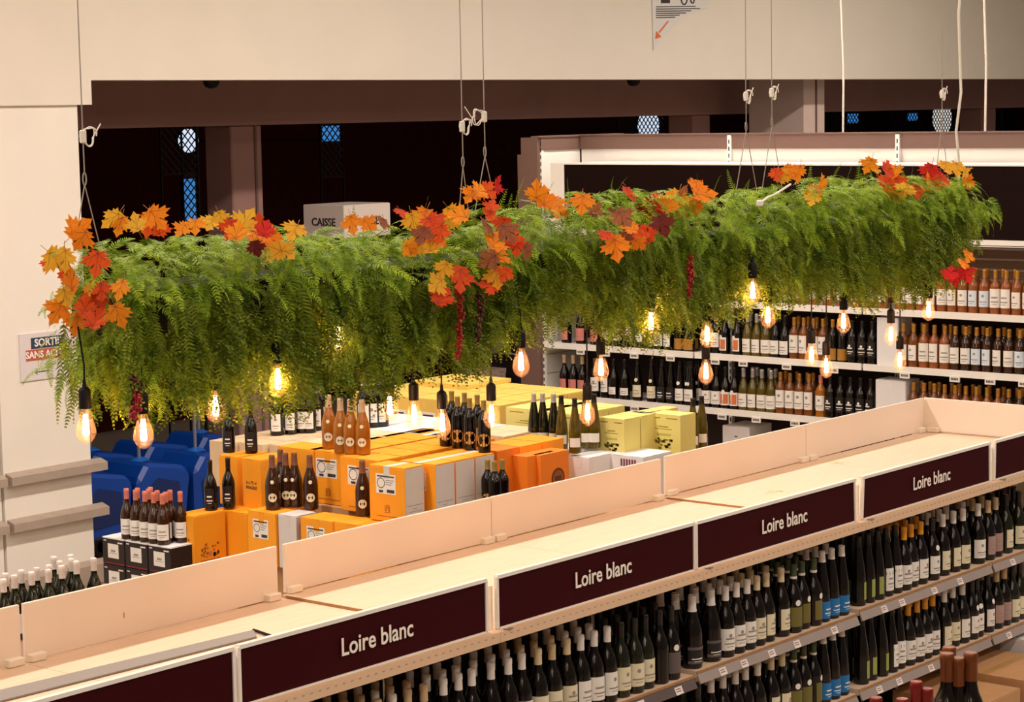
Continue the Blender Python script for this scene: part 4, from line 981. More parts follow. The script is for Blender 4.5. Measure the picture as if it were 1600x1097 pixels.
zt1 = min(float(p[2]) for p in mz)-.31*1.42; zt2 = min(float(p[2]) for p in rz_)-.31*1.25
def island(ps, z, label):
    x0_, x1_ = min(p[0] for p in ps), max(p[0] for p in ps); y0_, y1_ = min(p[1] for p in ps), max(p[1] for p in ps); cx_ = (x0_+x1_)/2; cy_ = (y0_+y1_)/2; hx = (x1_-x0_)/2+.065; hy = (y1_-y0_)/2+.065
    t = thing('promo_stand', label, 'stand', (float(cx_), float(cy_), 0))
    b = MB(); b.bbox(-hx, hx, -hy, hy, z-.05, z, .005); build('stand_top', b, M_kraft, t)
    b = MB(); b.bbox(-hx+.01, hx-.01, -hy+.01, hy-.01, 0, z-.05, .005); build('stand_body', b, M_kraft, t)
island(mz, zt1, 'kraft promo stand under the bronze-capped magnums, below the frame')
island(rz_, zt2, 'kraft promo stand under the red-capped bottles, below the frame')

# ------------------------------------------------------------------ blue trolleys, bags
random.seed(11)
def trolley(x, y, label):
    t = thing('shopping_trolley', label, 'trolley', (x, y, 0), 'blue plastic trolleys in the dark opening')
    b = MB()
    prof = [(-.0, .40), (.0, .80), (.10, .93), (.50, .86), (.56, .78), (.50, .38)]
    b.prism([(px, -.24, pz) for px, pz in prof], (0, .48, 0)); o = build('tub', b, M_blue, t); o.modifiers.new('b', 'BEVEL').width = .03
    b = MB(); b.lathe([(.07, .0), (.085, .012), (.05, .03), (.015, .04)], 16); build('hub', b, mat('bright_blue_plastic', srgb(24, 96, 186), .35), t, loc=(.22, 0, .905), smooth=True)
    b = MB(); b.prism([(.08, -.246, .48), (.06, -.246, .70), (.20, -.246, .80), (.42, -.246, .74), (.44, -.246, .5)], (0, .01, 0)); build('side_recess', b, mat('navy_recess', srgb(8, 36, 92), .5), t)
    b = MB(); b.tube([(.22, 0, .90), (.22, 0, 1.65)], .014, 8); build('pole', b, M_greypole, t)
    b = MB(); b.tube([(.22+.02, .07*math.cos(a), 1.36+.07*math.sin(a)) for a in np.linspace(0, 6.283, 17)[:-1]], .006, 5, closed=True); build('ring_handle', b, M_black, t)
    for lx in (.06, .46):
        for ly in (-.18, .18):
            b = MB(); b.lathe([(.045, -.012), (.045, .012)], 12); build('wheel', b, M_black, t, loc=(lx, ly, .045), rot=(R(90), 0, 0)); b = MB(); b.tube([(lx, ly, .08), (lx*.8+.05, ly, .42)], .012, 6); build('leg', b, M_greypole, t)
n = 0
for r in range(2):
    for k in range(4):
        trolley(5.72+.60*k+.12*r, 8.1+.75*r, 'blue plastic trolley with grey pole, %s row, %s from the left' % ('front' if r == 0 else 'rear', ordw(k))); n += 1
# rack with backpacks beyond the end of the wine wall
t = thing('bag_rack', 'dark wire rack holding bags left of the wine wall end', 'rack', (9.3, 6.1, 0))
b = MB(); b.box(.25, .28, -.1, 1.3, 0, 2.6); build('back_panel', b, mat('rack_dark', srgb(30, 16, 18), .8), t)
for z in (1.12, 1.60, 2.2):
    b = MB(); b.tube([(-.05, -.1, z), (-.05, 1.3, z)], .008, 6); b.tube([(.25, .1, z), (-.05, .1, z)], .006, 6); b.tube([(.25, 1.1, z), (-.05, 1.1, z)], .006, 6); build('rail', b, M_greypole, t)
b = MB(); b.box(-.05, .25, -.1, 1.3, 1.18, 1.2); build('shelf', b, M_grille, t)
def backpack(x, y, z, label, m=M_bag):
    t = thing('backpack', label, 'bag', (x, y, z), 'hanging backpacks')
    b = MB(); prof = [(.02, 0), (.11, .01), (.15, .06), (.155, .2), (.13, .34), (.08, .41), (.02, .43)]
    b.lathe(prof, 14); me = b.mesh('pack_body', m, True)
    for v in me.vertices: v.co.x *= .62
    ob('pack_body', me, t)
    b = MB(); b.lathe([(.02, .03), (.09, .04), (.11, .09), (.10, .19), (.02, .21)], 12); me = b.mesh('front_pocket', mat('charcoal_fabric', srgb(48, 50, 58), .85), True)
    for v in me.vertices: v.co.x = v.co.x*.4-.075
    ob('front_pocket', me, t)
    b = MB(); b.tube([(0, -.03, .42), (0, -.02, .47), (0, .02, .47), (0, .03, .42)], .008, 6); build('loop', b, M_black, t)
backpack(9.16, 6.62, 1.62, 'slate blue backpack hanging nearest the wine wall'); backpack(9.16, 6.95, 1.64, 'dark blue backpack hanging to the left of the other')
t = thing('tote_bin', 'speckled fabric tote standing on the rack below the backpacks', 'bag', (9.2, 6.72, 1.20))
b = MB(); q0 = [(-.1, -.15), (.1, -.15), (.1, .15), (-.1, .15)]
b.add([(x*.85, y*.85, 0) for x, y in q0]+[(x, y, .27) for x, y in q0]+[(x*.93, y*.95, .27) for x, y in q0]+[(x*.8, y*.8, .03) for x, y in q0], [(3, 2, 1, 0)]+[(i, (i+1) % 4, 4+(i+1) % 4, 4+i) for i in range(4)]+[(4+i, 4+(i+1) % 4, 8+(i+1) % 4, 8+i) for i in range(4)]+[(8+i, 8+(i+1) % 4, 12+(i+1) % 4, 12+i) for i in range(4)]+[(12, 13, 14, 15)])
build('bin_body', b, M_bag2, t)
b = MB(); b.tube([(-.1, -.06, .25), (-.11, -.05, .34), (-.11, .05, .34), (-.1, .06, .25)], .007, 6); build('handle', b, M_black, t)
t = thing('price_holder', 'white upright price card at the foot of the bag rack', 'sign', (9.26, 6.42, 1.20))
b = MB(); b.box(0, .01, 0, .06, .0, .14); build('card', b, M_tag, t); b = MB(); b.box(-.001, 0, .012, .048, .08, .10); build('print', b, M_ink, t)

# cartons under the lowest wine wall shelf
for k, (px, lb) in enumerate(((1128, 'white carton with round emblem under the wine wall shelf'), (1235, 'white carton further right under the wine wall shelf'))):
    y = float(hit(px, 660, 0, WX+.03)[1]); c = carton(WX+.03, y, 1.33, .3, .24, .32, C_gw, lb, 'cartons at the foot of the wine wall')
    b = MB(); b.poly([(.0016, .12+.02*math.cos(a), .26+.02*math.sin(a)) for a in np.linspace(0, 6.28, 13)[:-1]]); build('emblem', b, M_ink, c)
# tall white display cartons on the shelves
for k, (z, lb) in enumerate(((1.855, 'white display box standing among bottles on the middle wine wall shelf'), (1.455, 'white display box on the lower wine wall shelf by the corner board'))):
    y = float(hit(1370, 560, 0, WX+.02)[1]) if k == 0 else float(hit(1368, 620, 0, WX+.02)[1])
    carton(WX+.012, y, z+.30 if k else z+.33, .2, .17 if k == 0 else .24, .30 if k else .33, C_wh, lb, 'white display boxes')

# ------------------------------------------------------------------ suspension cables
def cable_set(xg, zg, top=CEIL, Y=.2, coil=1, spread=.055, label='', loopdir=1):
    t = thing('suspension_cable', label, 'cable', (xg, Y, zg))
    b = MB(); b.tube([(.0, 0, 0), (-.002, 0, (top-zg)*.5), (0, 0, top-zg)], .0022, 5); build('wire', b, M_cable, t)
    b = MB(); b.bbox(-.010, .010, -.008, .008, -.03, .012, .003); build('cable_gripper', b, M_cordw, t)
    b = MB(); pts = []
    for k in range(40):
        a = k/40*4*math.pi; r = .026+.005*math.sin(k*.9); pts.append((loopdir*(.028+r*math.cos(a)), .004*k/10, -.008+r*1.1*math.sin(a)))
    pts.append((loopdir*.09, .02, .03)); b.tube(pts, .0022, 5); build('coiled_tail', b, M_cordw, t)
    zr = -.12; b = MB(); b.tube([(0, 0, 0), (.001, 0, zr)], .0022, 5)
    for k in range(10): pass
    b.tube([(.007*math.cos(a), 0, zr-.022+.02*math.sin(a)) for a in np.linspace(0, 6.283, 13)[:-1]], .0025, 5, closed=True); build('snap_hook', b, M_cable, t)
    for sg in (-1, 1):
        b = MB(); b.tube([(0, 0, zr-.04), (sg*spread, sg*.0+.0, 3.25-zg)], .002, 5); build('bridle_wire', b, M_cable, t)
cable_set(-.39, 3.60, spread=.05, label='thin hanging cable at the left end of the garland, with coiled tail')
cable_set(1.43, 3.60, spread=.03, label='thin hanging cable left of the middle pair', loopdir=1)
cable_set(1.56, 3.635, spread=.07, label='thin hanging cable right of the middle pair', loopdir=-1)
cable_set(3.36, 3.70, spread=.09, label='thin hanging cable, left of the pair before the pillar')
cable_set(3.57, 3.715, spread=.09, label='thin hanging cable, right of the pair before the pillar')
cable_set(5.15, 3.70, spread=.07, label='thin hanging cable near the right end of the garland')
t = thing('power_cord', 'thick white power cord dropping into the right end of the garland', 'cord', (5.33, .2, 3.2))
b = MB(); b.tube([(0, 0, 0), (.0, 0, .15), (-.03, 0, .30), (.02, 0, .50), (.0, 0, .75), (-.01, 0, .9), (.02, 0, 1.1), (.02, 0, CEIL-3.2)], .007, 7); build('cord', b, M_cordw, t, smooth=True)
b = MB(); b.lathe([(.012, -.02), (.014, 0), (.008, .02)], 8); build('cord_collar', b, M_cordw, t)
for px, lb in ((1317, 'white cord dropping behind the wine wall, right of the pillar'), (1539, 'white cord dropping behind the wine wall at the far right')):
    p = hit(px, 215, 0, 9.0); t = thing('power_cord', lb, 'cord', (9.0, float(p[1]), 3.3))
    b = MB(); b.tube([(0, 0, 0), (.01, 0, .6), (-.0, .02, 1.2), (0, 0, CEIL-3.3)], .008, 6); build('cord', b, M_cordw, t)
    b = MB(); b.bbox(-.03, .03, -.03, .03, -.08, 0, .004); build('junction_box', b, M_cordw, t)

# ------------------------------------------------------------------ garland
def zt(x): return float(np.interp(x, [-.6, -.44, 0, .4, .9, 1.2, 1.55, 2, 2.2, 2.9, 3.25, 3.9, 4.65, 5.3, 5.6, 5.75], [3.0, 3.27, 3.29, 3.29, 3.24, 3.27, 3.30, 3.32, 3.35, 3.32, 3.29, 3.33, 3.33, 3.31, 3.20, 3.05]))
def zbm(x): return float(np.interp(x, [-.6, -.5, -.3, -.07, .27, .4, .52, .75, 1.02, 1.2, 1.38, 1.48, 1.60, 1.95, 2.08, 2.34, 2.6, 2.85, 3.35, 3.7, 4.17, 4.70, 4.82, 5.0, 5.3, 5.7], [2.95, 2.72, 2.60, 2.66, 2.57, 2.62, 2.65, 2.60, 2.67, 2.64, 2.62, 2.70, 2.79, 2.80, 2.70, 2.63, 2.66, 2.68, 2.74, 2.70, 2.66, 2.63, 2.76, 2.85, 2.92, 3.02]))
L_fern = leaf_mat('bright_fern', (.06, .18, .008, 1), (.46, .60, .035, 1))
L_mid = leaf_mat('shaded_fern', (.010, .048, .006, 1), (.085, .20, .016, 1))  # darker copy of the fern green, shade of the lower garland put into it
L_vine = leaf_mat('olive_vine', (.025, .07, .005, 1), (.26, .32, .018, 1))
L_stem = mat('fern_stem', srgb(110, 120, 40), .7)

def fern_template(L, n, plen, pw, droop, twist=0, seed=0):
    r = random.Random(seed); V = []; T = []
    def add(vs, ts):
        o = len(V); V.extend(vs); T.extend([(a+o, b+o, c+o) for a, b, c in ts])
    def spine(t):       # curve in XZ with droop
        a = droop*t*t; x = L*(math.sin(droop*t)/max(droop, 1e-3)) if droop > .05 else L*t
        z = -L*(1-math.cos(droop*t))/max(droop, 1e-3) if droop > .05 else 0
        return x, z, droop*t
    # rachis
    prev = None
    for k in range(9):
        t = k/8; x, z, a = spine(t); w = .0016*(1-t*.8); y = twist*t*t
        cur = [(x, y-w, z), (x, y+w, z)]
        if prev: add(prev+cur, [(0, 2, 3), (0, 3, 1)])
        prev = cur
    for k in range(n):
        t = .06+.93*k/(n-1); x, z, a = spine(t); y = twist*t*t
        pl = plen*min(1, (t+.06)/.22)**.7*(1-t)**.62*1.15+.004; 
        for sg in (-1, 1):
            ll = pl*r.uniform(.88, 1.08); ang = R(68-25*t+r.uniform(-6, 6)); dz = r.uniform(-.25, .15)*ll
            ux = math.cos(ang); uy = sg*math.sin(ang)
            # direction in local tangent frame
            tx, tz = math.cos(a), -math.sin(a)
            def P(s, o_, zz=0):     # s along pinna, o_ offset across
                return (x+tx*(ux*s+ -uy*sg*0-o_*1.0*math.sin(ang)*-1*0)+tx*o_*math.sin(ang), y+uy*s-sg*o_*math.cos(ang), z+tz*(ux*s+o_*math.sin(ang))+dz*(s/ll)**2)
            m = 5; vs = [P(0, 0)]
            for j in range(1, m):
                s = ll*j/m; w = pw*(1-(j/m)**1.6)*1.0
                vs += [P(s+ll*.07, w), P(s-ll*.02, w*.45), P(s+ll*.07, -w), P(s-ll*.02, -w*.45)]
            vs.append(P(ll, 0)); ts = []
            # serrated strip: teeth triangles + core
            pa, pb = 0, 0
            for j in range(1, m):
                i0 = 1+(j-1)*4; u, ui, l, li = i0, i0+1, i0+2, i0+3
                ts += [(pa, u, ui), (pb, li, l), (pa, ui, li), (pa, li, pb)] if pa != pb else [(0, u, ui), (0, li, l), (0, ui, li)]
                pa, pb = ui, li
            ts += [(pa, len(vs)-1, pb)]
            add(vs, ts)
    return np.array(V, float), np.array(T, int)
def vine_template(L, seed):
    """hanging strand: stem goes down -Z, side sprays with small oval leaflets"""
    r = random.Random(seed); V = []; T = []
    def add(vs, ts):
        o = len(V); V.extend([tuple(v) for v in vs]); T.extend([(a+o, b+o, c+o) for a, b, c in ts])
    bx, by = r.uniform(-.05, .05), r.uniform(-.07, -.02)
    def sp(t): return Vector((bx*math.sin(t*2.2)+.01*math.sin(t*9), by*math.sin(min(1, t*1.6)*1.57), -L*t+.02*math.sin(t*3.1)*0))
    prev = None
    for k in range(9):
        p = sp(k/8); cur = [p+Vector((-.001, 0, 0)), p+Vector((.001, 0, 0))]
        if prev: add(prev+cur, [(0, 2, 3), (0, 3, 1)])
        prev = cur
    n = int(L/.017)
    for k in range(n):
        t = (k+.5)/n; p = sp(t); az = r.uniform(0, 6.283); ll = (.052*(1-.5*t)+.006)*r.uniform(.7, 1.15)
        d = Vector((math.cos(az), math.sin(az)*.7-.25, r.uniform(-.9, .0))).normalized()
        side = d.cross(Vector((r.uniform(-.4, .4), -.6, 1))).normalized()
        m = max(3, int(ll/.010))
        for j in range(m+1):
            q = p+d*(ll*j/m)+Vector((0, 0, -.3*ll*(j/m)**2)); lw = .0040; le = .019*(1-.35*j/m)
            for sg in ((-1, 1) if j < m else (0,)):
                dd = (d*.55+side*sg).normalized() if sg else d
                nn = dd.cross(Vector((r.uniform(-.5, .5), -1, r.uniform(.1, 1)))).normalized()*lw
                add([q, q+dd*le*.5+nn, q+dd*le, q+dd*le*.5-nn], [(0, 1, 2), (0, 2, 3)])
    return np.array(V, float), np.array(T, int)
def frame_from(d, up=(0, 0, 1), roll=0):
    d = np.array(d, float); d /= np.linalg.norm(d); u = np.array(up, float); y = np.cross(u, d)
    if np.linalg.norm(y) < 1e-3: y = np.array([0, 1, 0.0])
    y /= np.linalg.norm(y); z = np.cross(d, y); c, s = math.cos(roll), math.sin(roll)
    return np.column_stack([d, c*y+s*z, -s*y+c*z])
def big_mesh(name, parts, mats, mi=None):
    nv = sum(len(v) for v, _ in parts); nt = sum(len(t) for _, t in parts)
    V = np.empty((nv, 3)); T = np.empty((nt, 3), int); a = b_ = 0; MI = np.zeros(nt, int)
    for k, (v, t) in enumerate(parts):
        V[a:a+len(v)] = v; T[b_:b_+len(t)] = t+a
        if mi is not None: MI[b_:b_+len(t)] = mi[k]
        a += len(v); b_ += len(t)
    me = bpy.data.meshes.new(name); me.vertices.add(nv); me.vertices.foreach_set('co', V.ravel()); me.loops.add(nt*3); me.loops.foreach_set('vertex_index', T.ravel().astype(np.int32))
    me.polygons.add(nt); me.polygons.foreach_set('loop_start', np.arange(0, nt*3, 3, dtype=np.int32))
    for m in mats: me.materials.append(m)
    me.polygons.foreach_set('material_index', MI.astype(np.int32)); me.update(calc_edges=True); me.validate(); return me

G = thing('hanging_garland', 'long hanging garland of green ferns and orange autumn leaves over the shelves', 'garland', (-.4, .25, 3.1))
def gpart(name, me, loc=(0, 0, 0), rot=None):
    o = ob(name, me, G); 
    M = Matrix.Translation(Vector(loc)-Vector(G.location)) if rot is None else Matrix.Translation(Vector(loc)-Vector(G.location)) @ Matrix([list(rot[i])+[0] for i in range(3)]+[[0, 0, 0, 1]])
    o.matrix_local = M; return o
b = MB(); b.box(-.30, 5.2, .09, .40, 2.95, 3.10); gpart('shade_core', b.mesh('shade_core', mat('core_black', srgb(16, 14, 8), .9)))  # added black box standing in for deep shade between the fronds
FT = [fern_template(L, n, pl, .0062, dr, tw, sd) for sd, (L, n, pl, dr, tw) in enumerate([(.24, 17, .050, 1.2, .02), (.28, 19, .055, 1.6, -.03), (.20, 15, .046, .9, .01), (.25, 17, .048, 2.0, .03), (.22, 16, .050, 1.5, -.02), (.30, 20, .055, 1.3, .0)])]
STR = [fern_template(.18, 15, .026, .0030, .5, .01, 40), fern_template(.15, 13, .022, .0028, .3, -.01, 41)]
HT = [fern_template(L, n, pl, .0052, dr, tw, sd) for sd, (L, n, pl, dr, tw) in enumerate([(.26, 21, .036, .35, .03), (.30, 24, .034, .5, -.03), (.22, 18, .038, .25, .0), (.34, 26, .036, .3, .04)], 80)]
HTL = [.26, .30, .22, .34]
FM = [big_mesh('fern_frond', [t], [L_fern]) for t in FT]; SM = [big_mesh('fern_frond', [t], [L_fern]) for t in STR]
VT = [vine_template(L, 60+k) for k, L in enumerate([.20, .24, .28, .32, .22, .26, .30, .18])]
rnd = random.Random(21)
def inpx(x, y, z, lo, hi):
    q = MR@(np.array([x, y, z])-CAM); p = CX+F*q[0]/q[2]; return lo < p < hi
near_ct = 0; parts_b = []; mi_b = []
def surf_top():
    x = rnd.uniform(-.40, 5.28); y = rnd.uniform(.0, .5); z = zt(x)-.05-.10*abs((y-.25)/.25)**2
    return x, y, z
# top and shoulder ferns
N_TOP = 1500
for k in range(N_TOP):
    if rnd.random() < .62:
        x = rnd.uniform(-.42, 5.30); y = rnd.uniform(-.03, .12); z = zt(x)-rnd.uniform(.04, .22)
        az = R(-90+rnd.uniform(-65, 65)); el = R(rnd.uniform(-15, 40))
    else:
        x, y, z = surf_top(); az = rnd.uniform(0, 6.283); el = R(rnd.uniform(5, 45))
        if y < .25: az = -abs(az % math.pi)
    if x < -.30: az = R(rnd.uniform(170, 280))
    if x > 5.15: az = R(rnd.uniform(-110, 10))
    if not inpx(x, y, z, 110, 1500): continue
    d = (math.cos(az)*math.cos(el), math.sin(az)*math.cos(el), math.sin(el)); Rm = frame_from(d, roll=rnd.uniform(-.5, .5)); s = rnd.uniform(.45, .8)*(.85 if y > .2 else 1)
    i = rnd.randrange(len(FT))
    if near_ct < 290 and y < .13 and z > zt(x)-.15:
        o = gpart('fern_frond', FM[i], (x, y, z), Rm*s); near_ct += 1
    else:
        v, t = FT[i]; parts_b.append((v@(Rm*s).T+np.array([x, y, z]), t)); mi_b.append(0)
for k in range(120):        # left end face
    x = -.38+rnd.uniform(-.03, .05); y = rnd.uniform(.0, .40); z = rnd.uniform(2.82, 3.2); az = R(180+rnd.uniform(-60, 70)); el = R(rnd.uniform(-50, 15))
    d = (math.cos(az)*math.cos(el), math.sin(az)*math.cos(el), math.sin(el)); Rm = frame_from(d, roll=rnd.uniform(-.6, .6)); s = rnd.uniform(.35, .55); v, t = FT[rnd.randrange(len(FT))]
    parts_b.append((v@(Rm*s).T+np.array([x, y, z]), t)); mi_b.append(0)
for k in range(420):        # back half of the top
    x = rnd.uniform(-.25, 5.15); y = rnd.uniform(.08, .42); z = rnd.uniform(3.12, 3.22)+.5*(zt(x)-3.28); az = rnd.uniform(0, 6.283); el = R(rnd.uniform(0, 30))
    d = (math.cos(az)*math.cos(el), math.sin(az)*math.cos(el), math.sin(el)); Rm = frame_from(d, roll=rnd.uniform(-.5, .5)); s = rnd.uniform(.5, .8); v, t = FT[rnd.randrange(len(FT))]
    parts_b.append((v@(Rm*s).T+np.array([x, y, z]), t)); mi_b.append(0)
# a few upright tips on the skyline
for k in range(26):
    x = rnd.uniform(-.3, 5.1); d = (rnd.uniform(-.7, .7), rnd.uniform(-.3, .3), 1); Rm = frame_from(d, up=(0, 1, 0), roll=rnd.uniform(-.6, .6)+0); s = rnd.uniform(.5, .95)
    v, t = STR[k % 2]; parts_b.append((v@(Rm*s).T+np.array([x, rnd.uniform(.05, .35), zt(x)-.07]), t)); mi_b.append(0)
o = gpart('fern_mass', big_mesh('fern_mass', parts_b, [L_fern, L_mid])); o.matrix_local = Matrix.Translation(-Vector(G.location)); o['kind'] = 'stuff'
parts_b = []; mi_b = []
for k in range(900):           # mid zone ferns, shade painted in with darker leaf colour
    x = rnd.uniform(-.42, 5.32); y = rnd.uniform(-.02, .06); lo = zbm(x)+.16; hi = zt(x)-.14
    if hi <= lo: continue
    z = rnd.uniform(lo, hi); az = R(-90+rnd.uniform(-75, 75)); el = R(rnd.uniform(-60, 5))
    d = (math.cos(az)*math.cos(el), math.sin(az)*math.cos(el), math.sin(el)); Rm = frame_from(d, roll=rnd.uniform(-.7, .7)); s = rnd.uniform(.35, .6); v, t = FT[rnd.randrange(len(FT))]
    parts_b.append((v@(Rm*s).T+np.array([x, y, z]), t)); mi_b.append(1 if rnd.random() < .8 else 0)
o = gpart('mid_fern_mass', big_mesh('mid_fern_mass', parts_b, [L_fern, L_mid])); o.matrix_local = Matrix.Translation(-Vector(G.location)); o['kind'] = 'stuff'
parts_b = []; mi_b = []
VL = [.20, .24, .28, .32, .22, .26, .30, .18]
xl = -.42
while xl < 5.32:
    for row in range(3):
        cx_ = xl+rnd.uniform(-.03, .03); cy_ = [-.02, .16, .40][row]+rnd.uniform(-.05, .05); zb0 = zbm(cx_)+max(-.02, rnd.gauss(.03, .06)); top = zt(cx_)-.20
        ns = [15, 8, 6][row]
        for k in range(ns):
            vi = rnd.randrange(len(VT)); v, t = VT[vi]; L = VL[vi]; rr_ = .035*math.sqrt(rnd.random()); aa = rnd.uniform(0, 6.28); x = cx_+rr_*math.cos(aa); y = cy_+rr_*math.sin(aa)
            if not inpx(x, y, 2.9, 98, 1515): continue
            low = zb0+rr_*1.2+rnd.uniform(0, .05) if k < 6 else zb0+rnd.uniform(.05, .32)
            z = min(low+L, top); s = min(1, max(.45, (z-low)/L)); a = rnd.uniform(-.9, .9); c, sn = math.cos(a), math.sin(a); Rm = np.array([[c, -sn, 0], [sn, c, 0], [0, 0, 1]])*s
            if rnd.random() < .62:
                hi_ = rnd.randrange(4); v, t = HT[hi_]; L = HTL[hi_]; z = min(low+L*.97, top); s = min(1, max(.45, (z-low)/L/.97)); phi = rnd.uniform(0, 6.283)
                Rm = frame_from((.22*math.cos(phi), .22*math.sin(phi)-.12, -1), up=(math.cos(phi), math.sin(phi), .2), roll=rnd.uniform(-1.2, 1.2))*s
            parts_b.append((v@Rm.T+np.array([x, y, z]), t)); mi_b.append(1 if rnd.random() < .45 else 0)
    xl += rnd.uniform(.055, .085)
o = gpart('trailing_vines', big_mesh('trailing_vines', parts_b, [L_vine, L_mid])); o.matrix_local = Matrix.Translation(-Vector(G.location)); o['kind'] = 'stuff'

# maple leaves
half = [(0, -.42), (.10, -.40), (.30, -.46), (.27, -.33), (.44, -.30), (.30, -.18), (.62, -.10), (.52, .0), (.66, .14), (.42, .12), (.46, .30), (.26, .22), (.20, .36), (.28, .44), (.13, .52), (0, .72)]
def maple_mesh(col, seed, vein):
    r = random.Random(seed); pts = [(x*r.uniform(.93, 1.07), y*r.uniform(.95, 1.05)) for x, y in half]+[(-x*r.uniform(.93, 1.07), y*r.uniform(.95, 1.05)) for x, y in half[-2:0:-1]]
    cup = r.uniform(-.4, .6); fold = r.uniform(-.1, .7); bend = r.uniform(-.7, .5)
    def Z(x, y): return fold*abs(x)*.5+cup*(x*x+y*y)*.6+bend*y*.3+.03*math.sin(x*9+seed)
    V = [(0, -.1, Z(0, -.1))]+[(x, y, Z(x, y)) for x, y in pts]+[(x*.5, -.1+(y+.1)*.5, Z(x*.5, -.1+(y+.1)*.5)) for x, y in pts]
    n = len(pts); b = MB(); b.add(V, [(0, 1+n+i, 1+n+(i+1) % n) for i in range(n)]+[(1+n+i, 1+i, 1+(i+1) % n, 1+n+(i+1) % n) for i in range(n)])
    for ex, ey in ((0, .66), (.58, .1), (-.58, .1), (.28, -.4), (-.28, -.4)):
        vs = []
        for k in range(4):
            t = k/3; x, y = ex*t, -.34+(ey+.34)*t if False else -.3+(ey+.3)*t; w = .012*(1-t)+.002; nx, ny = (-(ey+.3), ex); l = math.hypot(nx, ny); nx, ny = nx/l*w, ny/l*w
            vs += [(x-nx, y-ny, Z(x, y)+.012), (x+nx, y+ny, Z(x, y)+.012)]
        b.add(vs, [(2*k, 2*k+1, 2*k+3, 2*k+2) for k in range(3)], 1)
    b.tube([(0, -.3, Z(0, -.3)), (.02, -.5, .02), (.05, -.75, -.05)], .014, 4, 1)
    me = b.mesh('maple_leaf', [col, vein]); me.polygons.foreach_set('use_smooth', [True]*len(me.polygons)); return me
LC = {'o': ((.80, .20, .012, 1), (.95, .34, .02, 1)), 'y': ((.80, .36, .02, 1), (.86, .50, .05, 1)), 'r': ((.62, .045, .015, 1), (.85, .13, .02, 1)), 'R': ((.50, .012, .02, 1), (.70, .04, .02, 1)), 'b': ((.22, .06, .03, 1), (.42, .15, .06, 1)), 'd': ((.10, .012, .012, 1), (.2, .03, .02, 1))}
LM = {}
for c, (a_, b2) in LC.items():
    m_ = leaf_mat('maple_'+c, a_, b2, island=False, trans=.3, rough=.6); vm = mat('vein_'+c, tuple(v*.45 for v in a_[:3])+(1,), .6); LM[c] = [maple_mesh(m_, sd, vm) for sd in (1, 2, 3, 4)]
LW = {'o': 'orange', 'y': 'golden yellow', 'r': 'orange red', 'R': 'crimson', 'b': 'faded brown', 'd': 'dark maroon'}
leaves = [(122,360,'o',46),(128,372,'o',40),(88,404,'y',48),(74,412,'r',26),(103,402,'y',40),(112,440,'o',44),(106,430,'r',38),(152,408,'r',44),(92,484,'o',44),(102,462,'y',34),(146,473,'r',50),(150,500,'r',44),(158,452,'r',34),(185,490,'o',44),(189,450,'o',38),(120,504,'o',40),(141,452,'y',28),(133,480,'r',36),
 (176,340,'y',40),(188,350,'o',36),(214,350,'y',34),(232,348,'r',40),(243,340,'o',44),(250,356,'r',34),(285,358,'o',30),(305,352,'o',34),(330,348,'y',36),(345,340,'y',30),(360,356,'r',36),(383,347,'y',44),(370,364,'o',38),(405,352,'r',36),(414,360,'R',34),(402,372,'o',38),(420,370,'o',38),(428,388,'y',46),(446,392,'y',36),(460,360,'y',40),(400,386,'d',30),
 (550,348,'o',34),(575,350,'o',30),(598,348,'b',30),(626,332,'r',26),(645,345,'y',36),(662,340,'o',42),(676,350,'r',46),(660,366,'b',36),(672,386,'y',40),(648,384,'y',36),(680,372,'o',38),(688,362,'r',34),(705,333,'y',38),(718,338,'o',40),(700,345,'y',36),(640,388,'o',28),
 (736,304,'o',34),(748,298,'o',34),(760,298,'r',34),(776,290,'R',32),(768,322,'r',28),(765,335,'r',28),(760,355,'b',38),(786,350,'r',34),(792,362,'b',40),(772,380,'o',42),(778,398,'o',46),(765,405,'b',38),(776,432,'y',40),(768,446,'r',38),(790,428,'r',28),(718,434,'r',46),(690,466,'r',42),(682,444,'y',38),(694,420,'y',32),(800,372,'r',34),(808,383,'r',36),(822,392,'b',34),
 (838,300,'o',36),(850,310,'o',38),(862,318,'o',44),(872,330,'o',34),(880,318,'b',30),(910,316,'o',40),(982,302,'r',34),(972,340,'b',38),(955,338,'b',30),(946,368,'r',26),(962,386,'o',44),(968,378,'o',36),(985,358,'o',32),(978,370,'b',32),(1000,365,'r',38),(1010,368,'r',34),(998,380,'o',28),(1004,332,'R',42),(1022,322,'R',38),(1030,314,'R',34),(1042,318,'o',38),(1058,310,'y',38),(1050,334,'b',34),(1072,328,'y',38),(1088,292,'o',36),(1098,305,'o',42),(1085,320,'o',34),(1034,350,'d',40),(1065,300,'b',30),(930,330,'b',26),
 (1212,272,'r',24),(1232,268,'o',28),(1248,268,'o',30),(1222,276,'y',26),(1282,288,'o',32),(1272,300,'o',28),(1270,310,'y',28),(1358,256,'o',30),(1364,264,'y',28),(1386,266,'r',34),(1396,272,'o',34),(1384,284,'r',30),(1396,300,'o',38),(1414,296,'y',34),(1404,286,'r',30),(1432,298,'r',26),(1452,268,'R',34),(1465,272,'R',30),(1452,288,'o',36),(1468,284,'r',32),(1478,262,'y',34),(1495,262,'y',30),(1512,285,'o',26),(1508,270,'y',24),(1512,400,'o',26),(1504,412,'o',24),(1494,432,'R',34),(1508,428,'R',32),(1484,428,'R',28)]
rl = random.Random(5)
